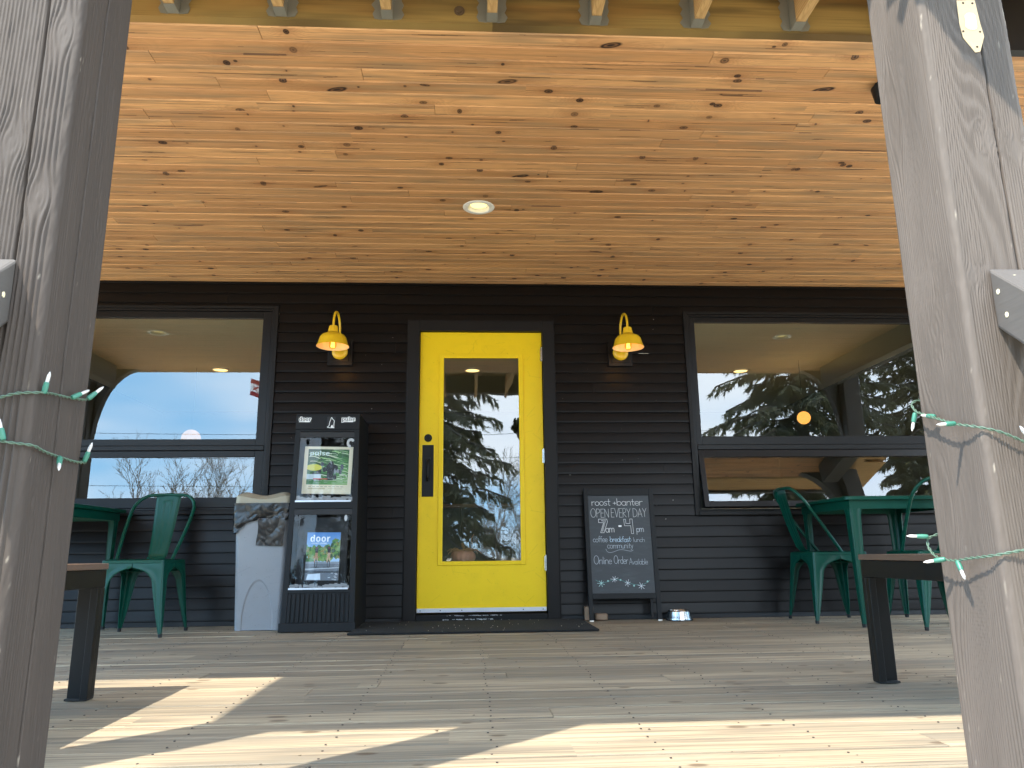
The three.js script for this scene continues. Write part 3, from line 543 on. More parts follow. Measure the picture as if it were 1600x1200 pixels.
// --- the room behind the glass
{
  const r = thing('cafe_room', 'dim cafe room behind the windows', 'room', [0, 0, 0], 0, null, 'structure');
  part('floor', span(-4.4, 4.4, -0.1, 0.0, -5.2, -0.151), M.innerFloor, r);
  part('back_wall', span(-4.4, 4.4, 0, 2.6, -5.35, -5.2), M.inner, r);
  part('side_wall', span(-4.55, -4.4, 0, 2.6, -5.2, 0), M.inner, r); part('side_wall', span(4.4, 4.55, 0, 2.6, -5.2, 0), M.inner, r);
  part('ceiling', span(-4.55, 4.55, 2.46, 2.6, -5.2, -0.151), M.innerCeil, r);
  const c = thing('cafe_counter', 'dark service counter inside the cafe', 'counter', [0.6, 0.001, -3.6]);
  part('counter_top', rspan(-1.6, 1.6, 0.98, 1.02, -0.35, 0.35, 0.006), M.benchWood, c); for (let k = 0; k < 8; k++) part('front_panel', rspan(-1.55 + k * 0.388, -1.55 + k * 0.388 + 0.38, 0.02, 0.979, -0.3, 0.3, 0.006), M.inner, c);
  const warm = new THREE.Color(1, 0.62, 0.25);
  [[-2.80, 'left'], [-0.055, 'middle'], [2.98, 'right']].forEach(([x, n]) => {
    const l = thing('ceiling_downlight', `warm recessed downlight inside the cafe, seen through the ${n === 'middle' ? 'door glass' : n + ' window'}`, 'ceiling light', [x, 2.459, -2.66], 0, 'recessed lights inside the cafe');
    part('trim_ring', new THREE.TorusGeometry(0.085, 0.012, 8, 32).rotateX(Math.PI / 2).translate(0, -0.004, 0), M.white, l);
    part('lamp_lens', new THREE.CylinderGeometry(0.075, 0.075, 0.006, 28).translate(0, -0.004, 0), new THREE.MeshStandardMaterial({ color: 0x332211, emissive: lin(1, 0.62, 0.22), emissiveIntensity: 0.7, roughness: 0.6 }), l);
    const p = new THREE.SpotLight(warm, 0.2, 0, 1.1, 0.6); p.shadow.radius = 3; p.position.set(x, 2.44, -2.66); p.target.position.set(x, 0, -2.66); p.castShadow = true; p.name = 'downlight_beam'; scene.add(p, p.target);
  });
  [[-3.033, 1.685, 'left'], [3.45, 1.83, 'right']].forEach(([x, y, n]) => {
    const l = thing('globe_pendant', `glowing round globe pendant inside, behind the ${n} window`, 'pendant lamp', [x, y, n === 'left' ? -2.6 : -2.2], 0, 'globe pendants inside the cafe');
    part('globe_lamp', new THREE.SphereGeometry(n === 'left' ? 0.098 : 0.068, 28, 20), new THREE.MeshStandardMaterial({ color: 0x553311, emissive: n === 'left' ? lin(0.75, 0.42, 0.22) : lin(1, 0.40, 0.08), emissiveIntensity: n === 'left' ? 0.17 : 0.36, roughness: 0.5 }), l);
    part('cord', cyl(0.0018, 0.0018, 2.46 - y - 0.09, 0, (2.46 - y + 0.09) / 2, 0, 8), M.black, l);
    const p = new THREE.PointLight(warm, 0.05); p.shadow.radius = 3; p.position.set(x, y, n === 'left' ? -2.6 : -2.2); p.castShadow = true; p.name = 'globe_light'; scene.add(p);
  });
}

// ================================================================ FITTINGS
// --- gooseneck wall lamps
function wallLamp(x, dx, label) {
  const t = thing('wall_lamp', label, 'wall lamp', [x, 1.93, 0.016], 0, 'yellow gooseneck lamps beside the door');
  part('mounting_block', [rspan(-0.091, 0.091, -0.10, 0.10, 0, 0.016, 0.002), rspan(-0.066, 0.066, -0.075, 0.075, 0.016, 0.022, 0.002)], M.siding, t);
  part('canopy', new THREE.LatheGeometry([[0, 0.026], [0.03, 0.026], [0.046, 0.022], [0.056, 0.012], [0.058, 0]].map((p) => new THREE.Vector2(...p)), 36).rotateX(Math.PI / 2).translate(0, 0, 0.024), M.lampYellow, t);
  const P = []; for (let k = 0; k <= 12; k++) { const q = Math.PI * (1 - k / 12); P.push([dx * (k / 12), 0.165 + 0.098 * Math.sin(q), 0.152 + 0.098 * Math.cos(q)]); }
  part('gooseneck_arm', tube([[0, 0.0, 0.038], [0, 0.004, 0.050], [0, 0.03, 0.054], [0, 0.10, 0.054], ...P, [dx, 0.125, 0.25]], 0.0082, 90, 12), M.lampYellow, t);
  const sh = new THREE.Group(); sh.name = 'shade'; sh.position.set(dx, -0.008, 0.25); t.add(sh);
  const outer = [[0.0, 0.140], [0.026, 0.140], [0.030, 0.136], [0.037, 0.094], [0.050, 0.083], [0.078, 0.071], [0.092, 0.054], [0.100, 0.026], [0.104, 0.008], [0.1145, -0.010], [0.1150, -0.013]];
  part('shade_shell', toCreasedNormals(new THREE.LatheGeometry(outer.map((p) => new THREE.Vector2(...p)), 48), 0.5), M.lampYellow, sh);
  const inner = [[0.1150, -0.013], [0.1130, -0.0125], [0.102, 0.007], [0.097, 0.026], [0.089, 0.052], [0.076, 0.068], [0.046, 0.080], [0.0, 0.083]];
  part('shade_lining', new THREE.LatheGeometry(inner.map((p) => new THREE.Vector2(...p)), 48), M.lampInner, sh);
  const b = new THREE.LatheGeometry([[0, -0.042], [0.012, -0.041], [0.023, -0.032], [0.028, -0.016], [0.026, 0.004], [0.018, 0.03], [0.013, 0.045], [0, 0.046]].map((p) => new THREE.Vector2(...p)), 24).translate(0, 0.012, 0);
  part('bulb_glass', b, new THREE.MeshPhysicalMaterial({ color: lin(1, 0.82, 0.45), transmission: 1, thickness: 0, roughness: 0.02, ior: 1.45 }), sh);
  const fil = []; for (let k = 0; k < 6; k++) { const a = k / 6 * Math.PI * 2; fil.push(rod([0.011 * Math.cos(a), -0.02, 0.011 * Math.sin(a)], [0.008 * Math.cos(a), 0.036, 0.008 * Math.sin(a)], 0.0028, 0.0028, 6)); }
  partEach('bulb_filament', fil, new THREE.MeshStandardMaterial({ color: 0x442200, emissive: lin(1, 0.76, 0.16), emissiveIntensity: 0.8 }), sh);
  part('lamp_socket', cyl(0.015, 0.015, 0.04, 0, 0.072, 0, 18), M.black, sh);
  const p = new THREE.PointLight(new THREE.Color(1, 0.58, 0.24), 0.009); p.shadow.radius = 1; p.position.set(x + dx, 1.915, 0.016 + 0.25); p.castShadow = true; p.name = 'bulb_light'; scene.add(p);
}
wallLamp(-1.046, -0.012, 'yellow gooseneck wall lamp to the left of the door');
wallLamp(1.050, 0.012, 'yellow gooseneck wall lamp to the right of the door');
// --- recessed ceiling lights of the porch
[[-0.035, 1.318, 'white ringed recessed ceiling light in front of the door'], [-2.95, 1.34, 'recessed ceiling light over the left end of the porch, mirrored in the left window'], [2.94, 1.38, 'recessed ceiling light over the right end of the porch, mirrored in the right window']].forEach(([x, z, lab]) => {
  const t = thing('recessed_light', lab, 'ceiling light', [x, CEIL, z], 0, 'recessed lights in the pine ceiling');
  const v = (a) => a.map((p) => new THREE.Vector2(...p));
  part('trim_ring', new THREE.LatheGeometry(v([[0.062, 0.012], [0.064, -0.003], [0.07, -0.0052], [0.088, -0.0045], [0.094, -0.001], [0.0945, 0.002]]), 56), std(0.80, 0.76, 0.70, 0.45), t);
  part('baffle', new THREE.LatheGeometry(v([[0.063, -0.002], [0.058, 0.008], [0.054, 0.0135], [0.0525, 0.0145], [0.0505, 0.0142], [0.05, 0.0152]]), 48), std(0.80, 0.74, 0.58, 0.4), t);
  part('lamp_lens', new THREE.LatheGeometry(v([[0, 0.0125], [0.03, 0.0135], [0.0502, 0.0156]]), 40), new THREE.MeshStandardMaterial({ color: 0x554422, emissive: lin(1, 0.78, 0.25), emissiveIntensity: 0.5, roughness: 0.5 }), t);
  const p = new THREE.SpotLight(new THREE.Color(1, 0.75, 0.4), 0.12, 0, 1.25, 0.5); p.shadow.radius = 2.5; p.position.set(x, CEIL + 0.008, z); p.target.position.set(x, 0, z); p.castShadow = true; p.name = 'recessed_beam'; scene.add(p, p.target);
});
// --- small dark fixture on the ceiling, mostly behind the right post
{
  const t = thing('ceiling_fixture', 'small black fixture under the ceiling boards, almost hidden by the right post', 'fixture', [1.742, CEIL, 2.60]);
  part('fixture_base', new THREE.CylinderGeometry(0.03, 0.036, 0.02, 24).translate(0, -0.0095, 0), M.black, t);
  part('fixture_head', new THREE.CylinderGeometry(0.045, 0.035, 0.06, 24).translate(0, -0.049, 0), M.black, t);
}
// --- string lights wound round both posts
function stringLights(label, runs, bulbs) {
  const t = thing('string_lights', label, 'string lights', [0, 0, 0], 0, 'unlit mini light strings on the entry posts');
  for (const r of runs) {
    const c = new THREE.CatmullRomCurve3(r.map((p) => V(...p)), false, 'centripetal'), n = 220, fr = c.computeFrenetFrames(n, false), strands = [];
    for (let s = 0; s < 2; s++) {
      const P = []; for (let i = 0; i <= n; i++) { const a = i * 0.52 + s * Math.PI, q = c.getPointAt(i / n); P.push(q.addScaledVector(fr.normals[i], 0.0014 * Math.cos(a)).addScaledVector(fr.binormals[i], 0.0014 * Math.sin(a))); }
      strands.push(new THREE.TubeGeometry(new THREE.CatmullRomCurve3(P), 520, 0.00125, 6));
    }
    part('wire', strands, M.wire, t);
  }
  for (const [a, b] of bulbs) { // socket foot, lamp tip
    const A = V(...a), B = V(...b), d = B.clone().sub(A), L = d.length(), q = new THREE.Quaternion().setFromUnitVectors(V(0, 1, 0), d.clone().normalize());
    const put = (g) => g.applyQuaternion(q).translate(...a);
    const s = part('bulb_socket', put(new THREE.LatheGeometry([[0, 0], [0.0034, 0], [0.0042, 0.002], [0.0046, 0.010], [0.0040, 0.0185], [0.0030, 0.0195], [0, 0.0195]].map((p) => new THREE.Vector2(...p)), 14)), M.socket, t);
    part('mini_bulb', put(new THREE.LatheGeometry([[0.0028, 0.0195], [0.0030, 0.026], [0.0027, 0.0315], [0.0016, 0.0345], [0.0006, 0.037], [0, 0.0375]].map((p) => new THREE.Vector2(...p)), 12)), M.bulbClear, s);
  }
}
{
  const xi = XI - 0.0045, zf = ZF + 0.0045;
  stringLights('green wire of small unlit bulbs wound round the right post', [
    [[0.86, 0.72, ZB - 0.006], [0.80, 0.748, ZB - 0.006], [xi - 0.004, 0.741, 4.072], [xi - 0.010, 0.724, 4.09], [xi - 0.012, 0.713, 4.115], [xi - 0.016, 0.695, 4.165], [xi - 0.015, 0.678, 4.21], [xi - 0.001, 0.665, zf - 0.006], [0.815, 0.655, zf + 0.006], [0.862, 0.634, zf + 0.008], [0.93, 0.61, zf + 0.004], [0.985, 0.60, zf - 0.01]],
    [[0.86, 0.50, ZB - 0.006], [0.80, 0.487, ZB - 0.006], [xi - 0.004, 0.480, 4.068], [xi - 0.010, 0.468, 4.074], [xi - 0.016, 0.450, 4.10], [xi - 0.018, 0.443, 4.13], [xi - 0.018, 0.441, 4.165], [xi - 0.014, 0.445, 4.20], [xi - 0.003, 0.450, zf - 0.008], [0.815, 0.456, zf + 0.005], [0.86, 0.462, zf + 0.008], [0.93, 0.48, zf + 0.003], [0.985, 0.49, zf - 0.01]],
  ], [
    [[xi - 0.010, 0.720, 4.088], [xi - 0.020, 0.684, 4.086]],
    [[xi - 0.010, 0.702, 4.148], [xi - 0.016, 0.713, 4.105]],
    [[xi - 0.016, 0.678, 4.212], [xi - 0.055, 0.675, 4.216]],
    [[0.868, 0.634, zf + 0.008], [0.846, 0.664, zf + 0.014]],
    [[0.872, 0.628, zf + 0.006], [0.884, 0.596, zf + 0.014]],
    [[xi - 0.008, 0.484, 4.075], [xi - 0.045, 0.486, 4.06]],
    [[xi - 0.018, 0.443, 4.135], [xi - 0.048, 0.437, 4.11]],
    [[xi - 0.018, 0.440, 4.168], [xi - 0.022, 0.410, 4.188]],
    [[0.852, 0.461, zf + 0.008], [0.838, 0.495, zf + 0.012]],
  ]);
  const xl = -XI + 0.0045;
  stringLights('green wire of small unlit bulbs wound round the left post', [
    [[-0.985, 0.70, zf - 0.01], [-0.93, 0.70, zf + 0.003], [-0.85, 0.713, zf + 0.003], [-0.815, 0.722, zf + 0.003], [xl + 0.002, 0.726, zf - 0.01], [xl + 0.003, 0.731, 4.212], [xl + 0.003, 0.735, 4.162], [xl + 0.004, 0.742, 4.108], [xl, 0.752, 4.076], [-0.80, 0.757, ZB - 0.005], [-0.86, 0.76, ZB - 0.006]],
    [[-0.985, 0.66, zf - 0.01], [-0.93, 0.655, zf + 0.003], [-0.84, 0.646, zf + 0.004], [-0.812, 0.642, zf + 0.003], [xl + 0.002, 0.639, zf - 0.008], [xl + 0.003, 0.634, 4.218], [xl + 0.003, 0.630, 4.158], [xl + 0.003, 0.629, 4.105], [xl, 0.632, 4.074], [-0.80, 0.635, ZB - 0.005], [-0.86, 0.64, ZB - 0.006]],
  ], [
    [[xl + 0.003, 0.726, 4.238], [xl + 0.012, 0.763, 4.243]],
    [[xl + 0.005, 0.736, 4.155], [xl + 0.022, 0.758, 4.125]],
    [[xl + 0.005, 0.745, 4.10], [xl + 0.022, 0.772, 4.082]],
    [[-0.824, 0.646, zf + 0.006], [-0.832, 0.681, zf + 0.014]],
    [[xl + 0.005, 0.630, 4.170], [xl + 0.020, 0.602, 4.196]],
    [[xl + 0.004, 0.632, 4.085], [xl + 0.016, 0.667, 4.088]],
  ]);
}

// ================================================================ FURNITURE
// --- pressed sheet steel chair: faces +z, origin on the floor under the seat
function legShell(half, armOf, y0, y1, n, c = 0.012) { // open corner shell at (+x, +z); rows from y1 down to y0
  const ys = Array.from({ length: n + 1 }, (_, i) => y1 + (y0 - y1) * (i / n));
  const prof = (a) => { const r = []; const rib = Math.min(0.0028, a * 0.05); r.push([a, 0.004], [a - 0.001, 0.0], [a * 0.80, 0], [a * 0.70, rib], [a * 0.46, rib], [a * 0.36, 0], [Math.min(c, a * 0.3), 0]); for (let k = 1; k < 4; k++) { const t = k / 4 * Math.PI / 2, cc = Math.min(c, a * 0.3); r.push([cc * (1 - Math.sin(t)), cc * (1 - Math.cos(t))]); } const m = r.slice(0, 7).map(([p, q]) => [q, p]).reverse(); return [...r, ...m]; };
  const M0 = prof(0.1).length;
  return grid(M0 - 1, n, (u, v) => { const j = Math.round(v * n), i = Math.round(u * (M0 - 1)), y = ys[j], p = prof(armOf(y))[i], h = half(y); return [h - p[0], y, h - p[1]]; });
}
const rot4 = (g, k) => g.clone().rotateY(k * Math.PI / 2);
const chairMat = M.green;
const seatGeo = (() => {
  const top = grid(16, 16, (u, v) => { const x = (u - 0.5) * 0.35, z = (v - 0.5) * 0.35, r = Math.max(Math.abs(x), Math.abs(z)) / 0.175, e = clamp((r - 0.80) / 0.2); return [x, 0.452 - 0.005 * (1 - r * r) + 0.0 - (e > 0.6 ? 0.006 * ((e - 0.6) / 0.4) ** 2 : 0), -z]; });
  const rim = extrude(rrect(0.362, 0.362, 0.03), 0.014, 0.003).rotateX(-Math.PI / 2).translate(0, 0.428, 0);
  return merge([top, rim]);
})();
const chairLeg = legShell((y) => 0.181 + 0.034 * clamp((0.445 - y) / 0.445), (y) => { if (y > 0.395) return 0.182; if (y > 0.30) { const t = (y - 0.30) / 0.095; return 0.064 + 0.118 * (1 - Math.sqrt(Math.max(0, 1 - t * t))); } const k = y / 0.30; return 0.012 + 0.052 * Math.pow(k, 0.8); }, 0.012, 0.444, 40);
const chairFoot = new THREE.CylinderGeometry(0.0125, 0.0115, 0.020, 14).translate(0.2075, 0.010, 0.2075);
const hoopGeo = (() => {
  const P = [], w = (h) => 0.168 + 0.03 * Math.sin(clamp(h / 0.32) * Math.PI * 0.5), zz = (t) => 0.02 - 0.298 * t;
  for (let k = 0; k <= 8; k++) { const t = k / 8 * 0.74; P.push([-w(t * 0.42), 0.444 + 0.425 * t, zz(t)]); }
  for (let k = 1; k < 7; k++) { const a = k / 7 * Math.PI / 2, W = w(0.35); P.push([-W + 0.105 * (1 - Math.cos(a)), 0.444 + 0.425 * (0.74 + 0.26 * Math.sin(a)), zz(0.74 + 0.26 * Math.sin(a))]); }
  P.push([-0.05, 0.870, zz(1) - 0.006]); const mir = P.map(([x, y, z]) => [-x, y, z]).reverse();
  return tube([...P, [0, 0.872, zz(1) - 0.010], ...mir], 0.0105, 110, 10);
})();
const splatGeo = (() => {
  const s = grid(20, 40, (u, v) => { const t = v, w = 0.058 + 0.024 * t, x = (u - 0.5) * 2 * w, z = -0.165 - 0.118 * t - 0.012 * Math.sin(t * Math.PI) + (t < 0.06 ? 0.02 * (1 - t / 0.06) : 0);
    const gx = Math.abs(x), gw = 0.010 + 0.016 * t; const inb = t > 0.12 && t < 0.88; const d = inb ? Math.abs(gx - gw) : 1; const cap = Math.min(Math.abs(t - 0.12), Math.abs(t - 0.88)); const e = inb ? Math.max(0, 1 - d / 0.006) : (gx < gw && cap < 0.03 ? 1 - cap / 0.03 : 0); const roll = Math.pow(Math.abs(u - 0.5) * 2, 8) * 0.007;
    return [x, 0.448 + 0.415 * t, z + 0.0035 * e - roll]; });
  return s;
})();
const stretcherGeo = merge([rod([0.15, 0.385, 0.15], [-0.15, 0.385, -0.15], 0.006), rod([-0.15, 0.379, 0.15], [0.15, 0.379, -0.15], 0.006)]);
function makeChair(label, pos, turn) {
  const t = thing('metal_chair', label, 'chair', pos, turn, 'green sheet steel chairs');
  part('seat', seatGeo, chairMat, t);
  for (let k = 0; k < 4; k++) { const l = part('leg', rot4(chairLeg, k), chairMat, t); part('rubber_foot', rot4(chairFoot, k), M.rubber, l); }
  part('back_frame', hoopGeo, chairMat, t); part('back_splat', splatGeo, chairMat, t); part('stretcher', stretcherGeo, chairMat, t);
  return t;
}
const chair = makeChair('green metal chair facing outward, left of the grey bin', [-2.113, 0.003, 0.522], 0);
function chairCopy(label, pos, turn) { const c = chair.clone(); c.name = numbered('metal_chair'); c.userData = { ...chair.userData, label }; c.position.set(...pos); c.rotation.y = turn; scene.add(c); }
chairCopy('green metal chair pushed under the right table from its left side', [2.335, 0.003, 0.375], Math.PI / 2);
chairCopy('green metal chair on the near side of the right table, its back towards the camera', [2.745, 0.003, 0.885], Math.PI);
// --- sheet steel cafe tables
const tableLeg = legShell((y) => 0.345 - 0.018 * (1 - clamp(y / 0.73)), (y) => (y > 0.66 ? 0.066 + 0.028 * ((y - 0.66) / 0.075) ** 2 : 0.020 + 0.046 * Math.pow(y / 0.66, 0.7)), 0.018, 0.735, 34, 0.016);
function makeTable(label, x, z) {
  const t = thing('metal_table', label, 'table', [x, 0.003, z], 0, 'green sheet steel tables');
  part('tabletop', [extrude(rrect(0.752, 0.752, 0.03), 0.016, 0.004).rotateX(-Math.PI / 2).translate(0, 0.762, 0)], M.green, t);
  partEach('apron', [span(-0.345, 0.345, 0.705, 0.759, 0.342, 0.345), span(-0.345, 0.345, 0.705, 0.759, -0.345, -0.342), span(0.342, 0.345, 0.705, 0.759, -0.3415, 0.3415), span(-0.345, -0.342, 0.705, 0.759, -0.3415, 0.3415)], M.green, t);
  for (let k = 0; k < 4; k++) {
    const l = part('leg', rot4(tableLeg, k), M.green, t); part('rubber_foot', rot4(new THREE.CylinderGeometry(0.014, 0.012, 0.02, 14).translate(0.318, 0.010, 0.318), k), M.rubber, l);
    partEach('rivet', [0.42, 0.20].map((y) => rot4(new THREE.SphereGeometry(0.0055, 8, 6).translate(0.335 - 0.006, y, 0.335 - 0.006 ), k)), M.green, l);
  }
  return t;
}
const table = makeTable('green metal table in front of the right window', 2.613, 0.535);
{ const c = table.clone(); c.name = numbered('metal_table'); c.userData = { ...table.userData, label: 'green metal table under the left window, partly behind the left post' }; c.position.set(-2.822, 0.003, 0.46); scene.add(c); }
// --- benches flanking the entry
function makeBench(label, s) {
  const t = thing('bench', label, 'bench', [s * 1.345, 0.003, 2.705], 0, 'wood topped black metal benches');
  const X = (a) => a * s, sp = (a, b, ...r) => rspan(Math.min(X(a), X(b)), Math.max(X(a), X(b)), ...r);
  let x = 0; for (const w of [0.119, 0.180, 0.130]) { part('slat', sp(x, x + w, 0.421, 0.441, 0, 1.12, 0.003), M.benchWood, t); x += w + 0.009; }
  const X1 = 0.445;
  partEach('apron', [sp(0.004, 0.034, 0.361, 0.420, 0.004, 1.116, 0.003), sp(X1 - 0.034, X1 - 0.004, 0.361, 0.420, 0.004, 1.116, 0.003), sp(0.0345, X1 - 0.0345, 0.362, 0.4195, 0.004, 0.034, 0.003), sp(0.0345, X1 - 0.0345, 0.362, 0.4195, 1.086, 1.116, 0.003), sp(0.0345, X1 - 0.0345, 0.39, 0.42, 0.36, 0.39, 0.002), sp(0.0345, X1 - 0.0345, 0.39, 0.42, 0.74, 0.77, 0.002)], M.benchMetal, t);
  for (const [a, b] of [[0.004, 0.004], [0.004, 1.066], [X1 - 0.079, 0.004], [X1 - 0.079, 1.066]]) { // angle section legs
    const l = part('leg', [sp(a, a + 0.075, 0.004, 0.3605, b, b + 0.022, 0.002), sp(a, a + 0.024, 0.004, 0.3605, b + 0.0222, b + 0.05, 0.002), sp(a + 0.030, a + 0.075, 0.004, 0.3605, b + 0.0222, b + 0.03, 0.002)], M.benchMetal, t);
    part('foot_cap', sp(a + 0.001, a + 0.074, 0, 0.0065, b + 0.001, b + 0.049, 0.001), M.rubber, l);
  }
  return t;
}
makeBench('bench with brown wooden top beside the left post', -1);
makeBench('bench with brown wooden top beside the right post', 1);

// ================================================================ THINGS BY THE DOOR
// --- grey slim bin with liner
{
  const t = thing('trash_bin', 'slim grey bin with beige rim and black liner bag, beside the newspaper box', 'trash bin', [-1.432, 0.003, 0.02]);
  const y1 = 0.79, hw = (y) => 0.148 + 0.030 * (y / y1), zf = (y) => 0.385 + 0.035 * (y / y1);
  const ring = (y, x, u) => { const w = hw(y) + x, f = zf(y) + x, b = -x, r = 0.035, hx = w - r, hz = (f - b) / 2 - r, cz = (f + b) / 2, A = r * Math.PI / 2, P = 4 * (hx + hz) + 4 * A; let s = u * P; // from the right edge of the front, round to the left
    const legs = [[2 * hx, (q) => [hx - q, hz + r]], [A, (q) => [-hx - r * Math.sin(q / r), hz + r * Math.cos(q / r)]], [2 * hz, (q) => [-hx - r, hz - q]], [A, (q) => [-hx - r * Math.cos(q / r), -hz - r * Math.sin(q / r)]], [2 * hx, (q) => [-hx + q, -hz - r]], [A, (q) => [hx + r * Math.sin(q / r), -hz - r * Math.cos(q / r)]], [2 * hz, (q) => [hx + r, -hz + q]], [A + 1e-6, (q) => [hx + r * Math.cos(q / r), hz + r * Math.sin(q / r)]]];
    for (const [L, g] of legs) { if (s <= L) { const [px, pz] = g(s); return [px, y, pz + cz]; } s -= L; } const [px, pz] = legs[0][1](0); return [px, y, pz + cz]; };
  // arch-shaped recess pressed into the front
  const arch = (x, y) => { const a = (x + 0.004) / 0.100; if (Math.abs(a) >= 1) return 0; const yy = 0.315 * Math.pow(1 - a * a, 0.5); return sm(clamp((yy - y) / 0.014)) * sm(clamp((1 - Math.abs(a)) / 0.07)); };
  part('bin_body', grid(560, 170, (u, v) => { const p = ring(v * y1, 0, u); if (p[2] > 0.3) p[2] -= 0.006 * arch(p[0], p[1]); return p; }), M.binGrey, t);
  part('rim', [grid(120, 8, (u, v) => { const y = 0.758 + v * 0.07, p = ring(0.78, 0.006 - 0.004 * v, u); p[1] = y + (v > 0.5 ? 0.012 * Math.cos(p[0] / 0.185 * Math.PI) * -1 * (v - 0.5) * 2 + 0.006 : 0); return p; }), grid(60, 20, (u, v) => { const p = ring(0.78, 0.002 - 0.17 * 0, u), q = [p[0] * (1 - v * 0.35), 0, 0.2 + (p[2] - 0.2) * (1 - v * 0.35)]; const edge = 0.834 + 0.012 * Math.cos(p[0] / 0.185 * Math.PI) * -1; return [q[0], edge + 0.034 * Math.sin(v * 1.4) * 1 - (v > 0.7 ? (v - 0.7) * 0.15 : 0), q[2]]; })], M.binBeige, t);
  part('bin_base', grid(80, 2, (u, v) => { const p = ring(0.0, 0, u); return [p[0] * (1 - v), 0.002, 0.19 + (p[2] - 0.19) * (1 - v)]; }), M.binGrey, t);
  // liner: crumpled film over the rim, and a loose flap at the front right
  const wr = (x, y) => (vnoise(x * 9 + y * 5, y * 10 - x * 3, 400) - 0.5) * 0.016 + (Math.abs(vnoise(x * 7 + y * 12, y * 5 - x * 8, 410) - 0.5) - 0.25) * 0.024 + (Math.abs(vnoise(x * 20 + y * 24, y * 11 - x * 16, 420) - 0.5) - 0.25) * 0.014 + (Math.abs(vnoise(x * 44 - y * 20, y * 26 + x * 18, 430) - 0.5) - 0.25) * 0.0025;
  const low = (x) => 0.685 - 0.055 * clamp((-x - 0.02) / 0.14) ** 1.2 + 0.012 * vnoise(x * 26, 1, 405) - (x < -0.10 ? 0.03 : 0) * clamp((-x - 0.10) / 0.05);
  part('bag_skirt', grid(260, 40, (u, v) => { const p = ring(0.74, 0.008, u), y = 0.798 + (low(p[2] > 0.2 ? p[0] : 0.1) - 0.798) * v; const q = ring(y, 0.014 + 0.006 * v, u), d = wr(u * 3.2 + p[0], y) * (0.2 + v); return [q[0] * (1 + d * 1.2), y, q[2] + d]; }), M.bag, t);
  part('bag_flap', grid(60, 60, (u, v) => { const x = -0.022 + 0.170 * u + 0.006 * Math.sin(v * 5), y = 0.700 - 0.172 * v - 0.006 * u * v; return [x, y, zf(y) + 0.020 + wr(x + 3, y) * 0.8 + 0.008 * (1 - v)]; }), M.bagThin, t);
}
